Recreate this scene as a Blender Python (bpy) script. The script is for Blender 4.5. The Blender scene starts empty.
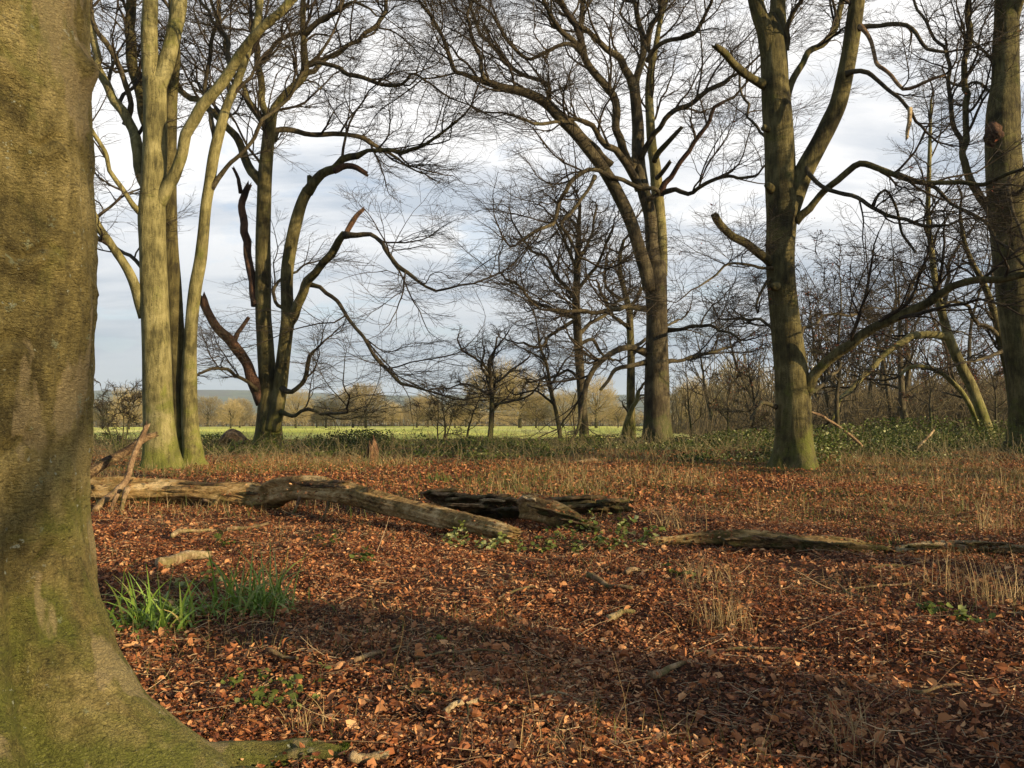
import bpy, math, random
import numpy as np
PI = math.pi
sc = bpy.context.scene
COL = sc.collection
R = math.radians
# ------------------------------------------------------------------ camera
F = 832.0; HOR = 410.0; EYE = 1.6
PITCH = math.atan((HOR - 384) / F)
cam = bpy.data.cameras.new('camera'); camo = bpy.data.objects.new('camera', cam); COL.objects.link(camo)
cam.lens = F / 1024 * 36; cam.sensor_width = 36; cam.clip_start = 0.05; cam.clip_end = 20000
camo.location = (0, 0, EYE); camo.rotation_euler = (PI / 2 + PITCH, 0, 0)
sc.camera = camo
# ------------------------------------------------------------------ light
SUN_EL = 15.0
SUN_DIR2 = np.array([0.85, -0.53]); SUN_DIR2 /= np.linalg.norm(SUN_DIR2)
sv = np.array([SUN_DIR2[0] * math.cos(R(SUN_EL)), SUN_DIR2[1] * math.cos(R(SUN_EL)), math.sin(R(SUN_EL))])
sun = bpy.data.lights.new('sun', 'SUN'); suno = bpy.data.objects.new('sun', sun); COL.objects.link(suno)
sun.energy = 5.0; sun.angle = R(0.53); sun.color = (1.0, 0.77, 0.46)
from mathutils import Vector
suno.rotation_euler = Vector(sv.tolist()).to_track_quat('Z', 'Y').to_euler()
suno.location = (20, -20, 30)
sc.view_settings.view_transform = 'Standard'; sc.view_settings.look = 'None'
sc.view_settings.exposure = 0.75; sc.view_settings.gamma = 1.0; sc.view_settings.use_curve_mapping = False

w = bpy.data.worlds.new('World'); sc.world = w; w.use_nodes = True
nt = w.node_tree; nt.nodes.clear()
def N(nt, typ, **kw):
    n = nt.nodes.new(typ)
    for k, v in kw.items():
        if k == 'ins':
            for a, b in v.items(): n.inputs[a].default_value = b
        else: setattr(n, k, v)
    return n
def LK(nt, a, b): nt.links.new(a, b)
def ramp(nt, stops, fac=None, interp='LINEAR'):
    r = nt.nodes.new('ShaderNodeValToRGB'); r.color_ramp.interpolation = interp
    e = r.color_ramp.elements
    while len(e) < len(stops): e.new(0.5)
    for i, (p, c) in enumerate(stops):
        e[i].position = p; e[i].color = (*c, 1) if len(c) == 3 else c
    if fac is not None: nt.links.new(fac, r.inputs[0])
    return r
def mixc(nt, fac, a, b, mode='MIX'):
    m = nt.nodes.new('ShaderNodeMix'); m.data_type = 'RGBA'; m.blend_type = mode
    for s, v in ((0, fac), (6, a), (7, b)):
        if hasattr(v, 'type') and not isinstance(v, (tuple, float, int)): nt.links.new(v, m.inputs[s])
        else:
            m.inputs[s].default_value = v if s == 0 else (*v, 1)
    return m.outputs[2]
def mth(nt, op, a, b=None, clamp=False):
    m = nt.nodes.new('ShaderNodeMath'); m.operation = op; m.use_clamp = clamp
    for i, v in enumerate((a, b)):
        if v is None: continue
        if isinstance(v, (int, float)): m.inputs[i].default_value = v
        else: nt.links.new(v, m.inputs[i])
    return m.outputs[0]

sky = N(nt, 'ShaderNodeTexSky', sky_type='NISHITA', sun_disc=False)
sky.sun_elevation = R(SUN_EL); sky.sun_rotation = math.atan2(sv[0], sv[1]); sky.air_density = 1.0; sky.dust_density = 1.2; sky.ozone_density = 1.3
tc = N(nt, 'ShaderNodeTexCoord')
sep = N(nt, 'ShaderNodeSeparateXYZ'); LK(nt, tc.outputs['Generated'], sep.inputs[0])
zz = mth(nt, 'ADD', mth(nt, 'MAXIMUM', sep.outputs[2], 0.0), 0.16)
cb = N(nt, 'ShaderNodeCombineXYZ')
LK(nt, mth(nt, 'DIVIDE', sep.outputs[0], zz), cb.inputs[0]); LK(nt, mth(nt, 'DIVIDE', sep.outputs[1], zz), cb.inputs[1])
n1 = N(nt, 'ShaderNodeTexNoise', ins={'Scale': 2.0, 'Detail': 9.0, 'Roughness': 0.6, 'Distortion': 0.5}); LK(nt, cb.outputs[0], n1.inputs['Vector'])
n2 = N(nt, 'ShaderNodeTexNoise', ins={'Scale': 1.0, 'Detail': 8.0, 'Roughness': 0.58, 'Distortion': 0.3})
mp = N(nt, 'ShaderNodeMapping'); mp.inputs['Location'].default_value = (3.3, 1.7, 0); mp.inputs['Scale'].default_value = (0.7, 1.6, 1)
LK(nt, cb.outputs[0], mp.inputs[0]); LK(nt, mp.outputs[0], n2.inputs['Vector'])
# cover: how much cloud; cloudcol: bright wisps against grey-blue bellies
cover = ramp(nt, [(0.34, (0.62, 0.62, 0.62)), (0.44, (1, 1, 1))], n1.outputs[0])
shade = ramp(nt, [(0.38, (5.2, 5.7, 6.4)), (0.48, (7.8, 7.9, 8.1)), (0.56, (10.0, 9.8, 9.6))], n2.outputs[0])
# lower bank of grey cloud near the horizon
low = ramp(nt, [(0.0, (1, 1, 1)), (0.08, (0.85, 0.85, 0.85)), (0.25, (0, 0, 0))], sep.outputs[2])
lowbank = mixc(nt, mth(nt, 'MULTIPLY', low.outputs[0], 0.85), shade.outputs[0], (3.35, 3.85, 4.6))
skyb = mixc(nt, 1.0, sky.outputs[0], (1.25, 1.35, 1.5), 'MULTIPLY')
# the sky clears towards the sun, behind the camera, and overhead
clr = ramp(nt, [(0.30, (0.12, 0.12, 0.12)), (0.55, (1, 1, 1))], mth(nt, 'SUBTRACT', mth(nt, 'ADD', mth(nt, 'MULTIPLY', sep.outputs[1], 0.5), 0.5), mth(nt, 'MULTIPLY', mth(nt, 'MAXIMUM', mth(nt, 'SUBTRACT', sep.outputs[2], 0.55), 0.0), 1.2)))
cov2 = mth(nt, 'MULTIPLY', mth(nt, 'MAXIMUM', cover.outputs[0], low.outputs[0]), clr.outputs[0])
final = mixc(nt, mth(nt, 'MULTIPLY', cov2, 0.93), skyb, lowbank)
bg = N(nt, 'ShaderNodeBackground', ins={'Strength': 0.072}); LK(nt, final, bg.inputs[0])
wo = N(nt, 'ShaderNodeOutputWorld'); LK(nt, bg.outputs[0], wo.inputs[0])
try:
    sc.cycles.max_bounces = 5; sc.cycles.diffuse_bounces = 3; sc.cycles.glossy_bounces = 2; sc.cycles.transmission_bounces = 3
    sc.cycles.volume_bounces = 1; sc.cycles.transparent_max_bounces = 8
    sc.cycles.use_denoising = True
except Exception: pass

# ------------------------------------------------------------------ helpers
rng = np.random.default_rng(7)
def norm(v): return v / (np.linalg.norm(v, axis=-1, keepdims=True) + 1e-12)
def sn(x, y, seed=0, octs=4, f0=1.0):
    """cheap smooth noise: rotated sums of sines, -1..1"""
    r = np.random.default_rng(seed); out = 0; a = 1.0; f = f0; tot = 0
    for o in range(octs):
        for _ in range(3):
            th, ph, ph2 = r.uniform(0, 2 * PI, 3)
            u = (x * math.cos(th) + y * math.sin(th)) * f; v = (-x * math.sin(th) + y * math.cos(th)) * f
            out = out + a * np.sin(u + ph + 1.3 * np.sin(0.7 * v + ph2)); tot += a * 0.6
        a *= 0.55; f *= 2.03
    return out / tot
def smooth(a, b, x):
    t = np.clip((x - a) / (b - a), 0, 1); return t * t * (3 - 2 * t)
def ground_z(x, y):
    x = np.asarray(x, float); y = np.asarray(y, float)
    r = np.hypot(x, y)
    near = 1 - smooth(15, 26, r)
    z = near * (0.020 * sn(x, y, 31, 2, 4.2) + 0.018 * sn(x, y, 32, 2, 9.5) + 0.03 * sn(x, y, 33, 2, 2.0)) + 0.04 * sn(x, y, 3, 3, 0.9) * smooth(0, 4, r) + 0.07 * sn(x, y, 4, 2, 0.22) * smooth(4, 14, r) * (1 - smooth(45, 70, r))
    z = z - 2.8 * smooth(36, 235, r) - 24 * smooth(210, 900, r)
    z = z + 20 * smooth(900, 2300, r) + (100 + 22 * sn(x, y, 8, 3, 0.0012)) * smooth(2100, 4700, r)
    return z
def unp(px, py, Y):
    a = (px - 512) / F; b = (384 - py) / F
    d = np.array([a, math.cos(PITCH) - b * math.sin(PITCH), math.sin(PITCH) + b * math.cos(PITCH)])
    return np.array([0, 0, EYE]) + d * (Y / d[1])
def groundat(px, Y):
    x = (px - 512) / F * Y
    return np.array([x, Y, float(ground_z(x, Y))])
def xat(px, Y): return (px - 512) / F * Y

class MB:
    def __init__(s): s.v = []; s.q = []; s.t = []; s.n = 0; s.att = []
    def add(s, V, Q=None, T=None, tint=None):
        V = np.asarray(V, float).reshape(-1, 3)
        if Q is not None and len(Q): s.q.append(np.asarray(Q, np.int64) + s.n)
        if T is not None and len(T): s.t.append(np.asarray(T, np.int64) + s.n)
        s.att.append(np.full(len(V), 0.5) if tint is None else (np.full(len(V), float(tint)) if np.isscalar(tint) else np.asarray(tint, float)))
        s.v.append(V); s.n += len(V); return s
    def build(s, name, mat, parent=None, smoothf=True):
        me = bpy.data.meshes.new(name)
        V = np.concatenate(s.v) if s.v else np.zeros((0, 3))
        Q = np.concatenate(s.q) if s.q else np.zeros((0, 4), np.int64)
        T = np.concatenate(s.t) if s.t else np.zeros((0, 3), np.int64)
        me.vertices.add(len(V)); me.vertices.foreach_set('co', V.astype(np.float32).ravel())
        nl = len(Q) * 4 + len(T) * 3
        me.loops.add(nl); me.loops.foreach_set('vertex_index', np.concatenate([Q.ravel(), T.ravel()]).astype(np.int32))
        me.polygons.add(len(Q) + len(T))
        st = np.concatenate([np.arange(len(Q)) * 4, len(Q) * 4 + np.arange(len(T)) * 3]).astype(np.int32)
        me.polygons.foreach_set('loop_start', st)
        me.polygons.foreach_set('use_smooth', np.full(len(st), smoothf))
        a = me.attributes.new('tint', 'FLOAT', 'POINT'); a.data.foreach_set('value', np.concatenate(s.att).astype(np.float32))
        me.update(); me.validate()
        o = bpy.data.objects.new(name, me); COL.objects.link(o)
        if mat: me.materials.append(mat)
        if parent is not None:
            o.parent = parent; o.matrix_parent_inverse = Matrix_inv(parent)
        return o
from mathutils import Matrix
def Matrix_inv(p): return Matrix.Translation(p.location).inverted()
def tag(o, label=None, cat=None, group=None, kind=None):
    if label: o['label'] = label
    if cat: o['category'] = cat
    if group: o['group'] = group
    if kind: o['kind'] = kind
    return o
def thing(name, loc, label, cat, group=None):
    o = bpy.data.objects.new(name, None); COL.objects.link(o); o.location = [float(c) for c in loc]
    o.empty_display_size = 0.2
    return tag(o, label, cat, group)

def tubes(P, Rr, sides, mb, tint=None, cap=False):
    """P (n,k,3) R (n,k): fast batch of thin tubes"""
    n, k, _ = P.shape
    if n == 0: return
    T = np.empty_like(P); T[:, 1:-1] = P[:, 2:] - P[:, :-2]; T[:, 0] = P[:, 1] - P[:, 0]; T[:, -1] = P[:, -1] - P[:, -2]
    T = norm(T)
    avg = norm(P[:, -1] - P[:, 0])
    ref = np.where(np.abs(avg[:, 2:3]) > 0.8, np.array([[1., 0.2, 0]]), np.array([[0.1, 0.2, 1.]]))
    A = norm(np.cross(T, ref[:, None, :])); B = np.cross(T, A)
    th = np.arange(sides) * 2 * PI / sides
    V = P[:, :, None, :] + Rr[:, :, None, None] * (np.cos(th)[None, None, :, None] * A[:, :, None, :] + np.sin(th)[None, None, :, None] * B[:, :, None, :])
    base = np.arange(n)[:, None, None] * (k * sides)
    i = np.arange(k - 1)[None, :, None]; j = np.arange(sides)[None, None, :]; j2 = (j + 1) % sides
    Q = np.stack([base + i * sides + j, base + i * sides + j2, base + (i + 1) * sides + j2, base + (i + 1) * sides + j], -1).reshape(-1, 4)
    tt = None if tint is None else np.repeat(tint, k * sides)
    mb.add(V.reshape(-1, 3), Q, None, tt)

def catmull(pts, n):
    P = np.asarray(pts, float); m = len(P)
    if m == 2:
        t = np.linspace(0, 1, n)[:, None]; return P[0] * (1 - t) + P[1] * t
    E = np.vstack([2 * P[0] - P[1], P, 2 * P[-1] - P[-2]])
    d = np.concatenate([[0], np.cumsum(np.linalg.norm(np.diff(P[:, :3], axis=0), axis=1))])
    s = np.linspace(0, d[-1], n); idx = np.clip(np.searchsorted(d, s, 'right') - 1, 0, m - 2)
    t = ((s - d[idx]) / np.maximum(d[idx + 1] - d[idx], 1e-9))[:, None]
    p0, p1, p2, p3 = E[idx], E[idx + 1], E[idx + 2], E[idx + 3]
    out = 0.5 * (2 * p1 + (p2 - p0) * t + (2 * p0 - 5 * p1 + 4 * p2 - p3) * t ** 2 + (3 * p1 - p0 - 3 * p2 + p3) * t ** 3)
    if P.shape[1] > 3:
        out[:, 3] = np.maximum(out[:, 3], np.minimum(p1[:, 3], p2[:, 3]) * 0.9)
    return out

def tube1(mb, path, rad, sides=16, amp=0.05, seed=0, flare=None, jag=0.0, lobes=5, stretch=1.2, tint=None, hollow=False, ridge=0.0):
    """one thick tube by parallel transport; flare=(ground_z, amount) buttresses the base; jag breaks the end"""
    P = np.asarray(path, float); k = len(P); rad = np.asarray(rad, float)
    T = np.empty_like(P); T[1:-1] = P[2:] - P[:-2]; T[0] = P[1] - P[0]; T[-1] = P[-1] - P[-2]; T = norm(T)
    A = np.empty_like(P); a = np.cross(T[0], [0.13, 1, 0.07]); a /= np.linalg.norm(a)
    for i in range(k):
        a = a - T[i] * a.dot(T[i]); a /= np.linalg.norm(a); A[i] = a
    B = np.cross(T, A)
    th = np.arange(sides) * 2 * PI / sides
    s = np.concatenate([[0], np.cumsum(np.linalg.norm(np.diff(P, axis=0), axis=1))])
    rm = max(rad.mean(), 1e-3)
    TH, S = np.meshgrid(th, s / (rm * 2))
    nz = sn(np.cos(TH) * 1.3 + seed, S * stretch + np.sin(TH) * 1.3, seed, 3, 1.0)
    nz2 = sn(np.cos(TH) * 3 + seed, S * 0.25 + np.sin(TH) * 3, seed + 5, 2, 1.0)
    RR = rad[:, None] * (1 + amp * nz + amp * 0.8 * nz2)
    if ridge:
        rn = sn(TH * 4.0 + 0.6 * np.sin(S * 0.9), S * 0.22, seed + 21, 3); rn2 = sn(TH * 1.6, S * 0.5, seed + 22, 2)
        RR = RR * (1 + ridge * (np.abs(rn) - 0.4) - ridge * 1.4 * smooth(0.45, 0.6, rn2) - ridge * 0.8 * smooth(0.62, 0.7, rn))
    if flare:
        gz, am = flare; h = np.maximum(P[:, 2] - gz, 0)
        r_ = np.random.default_rng(seed + 11); ph = r_.uniform(0, 2 * PI)
        lob = 0.55 + 0.35 * np.cos(lobes * th + ph) + 0.25 * np.cos((lobes - 2) * th + 2 * ph)
        e = np.exp(-h / (rm * 0.85)); e2 = np.exp(-h / (rm * 3.0))
        RR = RR * (1 + am * (e[:, None] * np.maximum(lob, 0.1)[None, :] + 0.18 * e2[:, None] * lob[None, :]))
    V = P[:, None, :] + RR[:, :, None] * (np.cos(th)[None, :, None] * A[:, None, :] + np.sin(th)[None, :, None] * B[:, None, :])
    if jag:
        j = np.random.default_rng(seed + 3).uniform(-1, 1, sides) * jag * rad[-1]
        V[-1] += T[-1] * j[:, None]; V[-2] += T[-2] * 0.3 * j[:, None]
    i = np.arange(k - 1)[:, None]; j = np.arange(sides)[None, :]; j2 = (j + 1) % sides
    Q = np.stack([i * sides + j, i * sides + j2, (i + 1) * sides + j2, (i + 1) * sides + j], -1).reshape(-1, 4)
    n0 = k * sides
    VV = np.vstack([V.reshape(-1, 3), P[0] - T[0] * rad[0] * 0.3, P[-1] + T[-1] * rad[-1] * (-0.5 if hollow else 0.3)])
    jj = np.arange(sides); jj2 = (jj + 1) % sides
    Tr = np.vstack([np.stack([jj2, jj, np.full(sides, n0)], -1), np.stack([n0 - sides + jj, n0 - sides + jj2, np.full(sides, n0 + 1)], -1)])
    if tint is None: tt = None
    else: tt = np.full(len(VV), tint)
    mb.add(VV, Q, Tr, tt)
    return mb

def grow(S, D, L, R0, k, wig, trop, g, tip=0.35):
    n = len(S); P = np.empty((n, k + 1, 3)); P[:, 0] = S; d = norm(D)
    for i in range(k):
        d = norm(d + g.normal(0, wig, (n, 3)) + np.asarray(trop)); P[:, i + 1] = P[:, i] + d * (L / k)[:, None]
    Rr = R0[:, None] * (1 - (1 - tip) * np.linspace(0, 1, k + 1)[None, :])
    return P, Rr
def spawn(P, Rr, m, g, tmin=0.2, ang=(0.6, 1.1), flat=1.0, up=0.0, lr=0.5, rr=0.55, cont=True, rmin=0.004, rmax=9):
    n, k1, _ = P.shape; k = k1 - 1
    t = tmin + (1 - tmin) * (np.arange(m)[None, :] + g.uniform(0, 1, (n, m))) / m
    if cont: t[:, -1] = 0.999
    sidx = np.clip((t * k).astype(int), 0, k - 1); fr = t * k - sidx
    ii = np.arange(n)[:, None]
    p0 = P[ii, sidx]; p1 = P[ii, sidx + 1]
    S = p0 + (p1 - p0) * fr[..., None]; T = norm(p1 - p0)
    r0 = Rr[ii, sidx] * (1 - fr) + Rr[ii, sidx + 1] * fr
    a = g.uniform(ang[0], ang[1], (n, m))
    if cont: a[:, -1] = g.uniform(0, 0.35, n)
    rv = g.normal(0, 1, (n, m, 3)); rv[..., 2] *= flat
    pr = norm(rv - T * np.sum(rv * T, -1, keepdims=True))
    D = np.cos(a)[..., None] * T + np.sin(a)[..., None] * pr; D[..., 2] = D[..., 2] * (0.4 + 0.6 * flat) + up
    Lp = np.sum(np.linalg.norm(np.diff(P, axis=1), axis=-1), axis=1)
    L = Lp[:, None] * lr * (1.15 - 0.55 * t) * g.uniform(0.6, 1.3, (n, m))
    r = np.clip(r0 * rr, rmin, rmax)
    if cont: r[:, -1] = np.maximum(r0[:, -1] * 0.95, rmin)
    return S.reshape(-1, 3), D.reshape(-1, 3), L.ravel(), r.ravel()

# ------------------------------------------------------------------ materials
def newmat(name, rough=0.8, spec=0.25):
    m = bpy.data.materials.new(name); m.use_nodes = True; nt = m.node_tree
    b = nt.nodes['Principled BSDF']; b.inputs['Roughness'].default_value = rough
    b.inputs['Specular IOR Level'].default_value = spec
    return m, nt, b
def noise(nt, vec, scale, detail=4, rough=0.55, dist=0.0, mscale=None):
    if mscale:
        mp = nt.nodes.new('ShaderNodeMapping'); mp.inputs['Scale'].default_value = mscale; LK(nt, vec, mp.inputs[0]); vec = mp.outputs[0]
    n = N(nt, 'ShaderNodeTexNoise', ins={'Scale': scale, 'Detail': detail, 'Roughness': rough, 'Distortion': dist}); LK(nt, vec, n.inputs['Vector'])
    return n.outputs[0]
def bark_mat(name, c_dark, c_mid, c_light, c_moss, scale=1.0, moss=0.5, bump=0.4, mossz=2.0, lichen=0.0, fine=1.0, spec=0.2, ms=(1.6, 1.6, 0.35), ms3=(1, 1, 2.2), ms4=(1.5, 1.5, 0.25), scaly=0):
    m, nt, b = newmat(name, 0.82, spec)
    geo = N(nt, 'ShaderNodeNewGeometry'); pos = geo.outputs['Position']
    n1 = noise(nt, pos, 1.6 * scale, 6, 0.6, 0.4)
    n2 = noise(nt, pos, 9 * scale, 6, 0.65, 0.2, ms)
    n3 = noise(nt, pos, 34 * scale * fine, 5, 0.7, 0.3, ms3)
    base = ramp(nt, [(0.40, c_dark), (0.50, c_mid), (0.60, c_light)], mth(nt, 'ADD', mth(nt, 'MULTIPLY', n1, 0.6), mth(nt, 'MULTIPLY', n2, 0.4)))
    mm = noise(nt, pos, 2.4 * scale, 5, 0.6, 0.6)
    sp = N(nt, 'ShaderNodeSeparateXYZ'); LK(nt, pos, sp.inputs[0])
    zf = mth(nt, 'DIVIDE', sp.outputs[2], mossz); zf = mth(nt, 'SUBTRACT', 1.0, zf, True)
    mo = mth(nt, 'ADD', mth(nt, 'MULTIPLY', mm, 1.0), mth(nt, 'MULTIPLY', zf, 0.25))
    mo = mth(nt, 'MULTIPLY', mth(nt, 'SUBTRACT', mo, 0.66 - 0.3 * moss), 5.0, True)
    col = mixc(nt, mth(nt, 'MULTIPLY', mo, 0.85), base.outputs[0], c_moss)
    n4 = noise(nt, pos, 13 * scale * fine, 4, 0.6, 0.8, ms4)
    crack = ramp(nt, [(0.37, (0.30, 0.30, 0.30)), (0.47, (0.95, 0.95, 0.95)), (0.65, (1.15, 1.15, 1.15))], mth(nt, 'ADD', mth(nt, 'MULTIPLY', n3, 0.5), mth(nt, 'MULTIPLY', n4, 0.5)))
    col = mixc(nt, 0.85, col, crack.outputs[0], 'MULTIPLY')
    if lichen:
        v = noise(nt, pos, 26 * scale, 3, 0.5); v2 = noise(nt, pos, 3.1 * scale, 3, 0.5)
        lf = mth(nt, 'MULTIPLY', mth(nt, 'SUBTRACT', v, 0.66), 22.0, True); lf = mth(nt, 'MULTIPLY', lf, mth(nt, 'MULTIPLY', mth(nt, 'SUBTRACT', v2, 0.48), 9.0, True))
        col = mixc(nt, mth(nt, 'MULTIPLY', lf, lichen), col, (0.42, 0.46, 0.36))
    LK(nt, col, b.inputs['Base Color'])
    h = mth(nt, 'ADD', mth(nt, 'MULTIPLY', n2, 0.5), mth(nt, 'ADD', mth(nt, 'MULTIPLY', n3, 0.3), mth(nt, 'MULTIPLY', n4, 0.5)))
    if scaly:
        dv = N(nt, 'ShaderNodeMapping'); dv.inputs['Scale'].default_value = (1, 1, 1.5); LK(nt, pos, dv.inputs[0])
        nv = N(nt, 'ShaderNodeTexNoise', ins={'Scale': 30.0, 'Detail': 3.0}); LK(nt, pos, nv.inputs['Vector'])
        ad = mixc(nt, 0.06, dv.outputs[0], nv.outputs['Color'])
        vo = N(nt, 'ShaderNodeTexVoronoi', feature='DISTANCE_TO_EDGE', ins={'Scale': scaly}); LK(nt, ad, vo.inputs['Vector'])
        vr = ramp(nt, [(0.0, (0.35, 0.33, 0.3)), (0.09, (1, 1, 1))], vo.outputs['Distance'])
        pm = ramp(nt, [(0.46, (0, 0, 0)), (0.56, (1, 1, 1))], noise(nt, pos, 3.3, 4, 0.6))
        col = mixc(nt, mth(nt, 'MULTIPLY', pm.outputs[0], 0.42), col, mixc(nt, 1.0, col, vr.outputs[0], 'MULTIPLY'))
        sp2 = ramp(nt, [(0.60, (0, 0, 0)), (0.68, (1, 1, 1))], noise(nt, pos, 95, 3, 0.6))
        col = mixc(nt, mth(nt, 'MULTIPLY', sp2.outputs[0], 0.25), col, (0.42, 0.38, 0.17))
        bald = ramp(nt, [(0.57, (0, 0, 0)), (0.60, (1, 1, 1))], noise(nt, pos, 1.0, 4, 0.55, 0.3, (3.2, 3.2, 1.1)))
        col = mixc(nt, mth(nt, 'MULTIPLY', bald.outputs[0], 0.6), col, (0.33, 0.26, 0.14))
        lich = ramp(nt, [(0.63, (0, 0, 0)), (0.66, (1, 1, 1))], noise(nt, pos, 7.0, 6, 0.75))
        col = mixc(nt, mth(nt, 'MULTIPLY', lich.outputs[0], 0.55), col, (0.26, 0.30, 0.19))
        LK(nt, col, b.inputs['Base Color'])
        h = mth(nt, 'ADD', h, mth(nt, 'MULTIPLY', vr.outputs[0], 0.12))
    bp = N(nt, 'ShaderNodeBump', ins={'Strength': bump, 'Distance': 0.09}); LK(nt, h, bp.inputs['Height']); LK(nt, bp.outputs[0], b.inputs['Normal'])
    return m
M = {}
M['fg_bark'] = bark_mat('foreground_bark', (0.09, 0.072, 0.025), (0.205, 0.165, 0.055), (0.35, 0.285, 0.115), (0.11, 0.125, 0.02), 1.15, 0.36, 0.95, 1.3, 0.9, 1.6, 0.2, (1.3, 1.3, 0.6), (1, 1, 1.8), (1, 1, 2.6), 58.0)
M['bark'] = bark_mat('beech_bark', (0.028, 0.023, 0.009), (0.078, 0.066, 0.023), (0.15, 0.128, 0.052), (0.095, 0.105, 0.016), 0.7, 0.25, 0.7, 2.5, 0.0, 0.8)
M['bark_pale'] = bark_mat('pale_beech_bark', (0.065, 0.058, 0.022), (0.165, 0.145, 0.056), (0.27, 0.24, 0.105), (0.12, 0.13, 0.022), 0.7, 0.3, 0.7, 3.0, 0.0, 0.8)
M['bark_dark'] = bark_mat('dark_bark', (0.03, 0.023, 0.013), (0.065, 0.052, 0.028), (0.12, 0.10, 0.055), (0.06, 0.068, 0.018), 0.8, 0.25, 0.6, 3.0)
M['dead_bark'] = bark_mat('dead_bark', (0.03, 0.018, 0.012), (0.065, 0.035, 0.022), (0.13, 0.07, 0.04), (0.06, 0.06, 0.02), 1.2, 0.15, 0.8, 3.0)
M['branch'] = bark_mat('branch_bark', (0.022, 0.016, 0.011), (0.045, 0.034, 0.022), (0.085, 0.068, 0.04), (0.045, 0.048, 0.018), 1.0, 0.3, 0.3, 3.0)
M['log'] = bark_mat('bare_log_wood', (0.09, 0.05, 0.02), (0.46, 0.29, 0.105), (0.70, 0.52, 0.26), (0.14, 0.11, 0.03), 1.4, 0.08, 1.0, 1.0, 0.0, 1.0, 0.2, (0.30, 1.6, 1.6), (0.35, 2.2, 2.2), (0.22, 1.5, 1.5))
M['rot'] = bark_mat('rotten_wood', (0.035, 0.022, 0.013), (0.14, 0.085, 0.042), (0.38, 0.26, 0.13), (0.08, 0.08, 0.02), 2.6, 0.15, 1.0, 1.0, 0.0, 1.0, 0.2, (0.30, 1.6, 1.6), (0.35, 2.2, 2.2), (0.22, 1.5, 1.5))
M['pale_wood'] = bark_mat('bleached_wood', (0.20, 0.13, 0.065), (0.42, 0.31, 0.17), (0.60, 0.48, 0.29), (0.2, 0.17, 0.06), 3.0, 0.05, 0.7, 0.6)
M['orange_wood'] = bark_mat('split_wood', (0.055, 0.027, 0.015), (0.15, 0.08, 0.042), (0.32, 0.19, 0.10), (0.2, 0.12, 0.04), 3.0, 0.05, 0.9, 0.6)
M['stick'] = bark_mat('stick_bark', (0.09, 0.055, 0.03), (0.22, 0.14, 0.075), (0.38, 0.27, 0.15), (0.1, 0.1, 0.03), 4.0, 0.05, 0.6, 0.5)

def tint_mat(name, stops, rough=0.7, trans=0.0, spec=0.3, nscale=0, namt=0.0):
    m, nt, b = newmat(name, rough, spec)
    at = N(nt, 'ShaderNodeAttribute', attribute_name='tint')
    r = ramp(nt, stops, at.outputs['Fac'])
    c = r.outputs[0]
    if nscale:
        geo = N(nt, 'ShaderNodeNewGeometry'); nn = noise(nt, geo.outputs['Position'], nscale, 3)
        k = ramp(nt, [(0.3, (1 - namt,) * 3), (0.7, (1 + 0 * namt,) * 3)], nn); c = mixc(nt, 1.0, c, k.outputs[0], 'MULTIPLY')
    LK(nt, c, b.inputs['Base Color'])
    if trans:
        tr = N(nt, 'ShaderNodeBsdfTranslucent'); LK(nt, c, tr.inputs[0])
        mx = N(nt, 'ShaderNodeMixShader', ins={0: trans}); LK(nt, b.outputs[0], mx.inputs[1]); LK(nt, tr.outputs[0], mx.inputs[2])
        LK(nt, mx.outputs[0], nt.nodes['Material Output'].inputs[0])
    return m
M['leaf'] = tint_mat('fallen_beech_leaf', [(0.0, (0.05, 0.02, 0.010)), (0.3, (0.155, 0.050, 0.020)), (0.55, (0.31, 0.112, 0.038)), (0.8, (0.47, 0.22, 0.088)), (1.0, (0.60, 0.36, 0.17))], 0.65, 0.15, 0.25)
M['copper'] = tint_mat('dry_leaf', [(0.0, (0.10, 0.02, 0.012)), (1.0, (0.28, 0.09, 0.035))], 0.65, 0.25)
M['grass'] = tint_mat('grass_blade', [(0.0, (0.045, 0.085, 0.014)), (0.35, (0.12, 0.15, 0.03)), (0.6, (0.24, 0.16, 0.06)), (1.0, (0.50, 0.37, 0.18))], 0.6, 0.25)
M['under'] = tint_mat('undergrowth_leaf', [(0.0, (0.03, 0.045, 0.010)), (0.5, (0.08, 0.11, 0.02)), (0.85, (0.17, 0.20, 0.045)), (1.0, (0.45, 0.46, 0.22))], 0.65, 0.25, 0.2)
M['strap'] = tint_mat('strap_leaf', [(0.0, (0.08, 0.15, 0.015)), (0.7, (0.20, 0.32, 0.05)), (0.93, (0.22, 0.26, 0.06)), (1.0, (0.34, 0.26, 0.10))], 0.4, 0.25, 0.5)
M['far_twig'] = tint_mat('far_twigs', [(0.0, (0.085, 0.068, 0.042)), (0.5, (0.21, 0.17, 0.085)), (1.0, (0.36, 0.29, 0.14))], 0.9)
M['litter_twig'] = tint_mat('litter_twigs', [(0.0, (0.05, 0.03, 0.018)), (0.5, (0.18, 0.11, 0.055)), (1.0, (0.50, 0.37, 0.21))], 0.8)
M['moss'] = tint_mat('moss', [(0.0, (0.03, 0.05, 0.008)), (1.0, (0.10, 0.14, 0.02))], 0.95, 0.0, 0.1)

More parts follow.
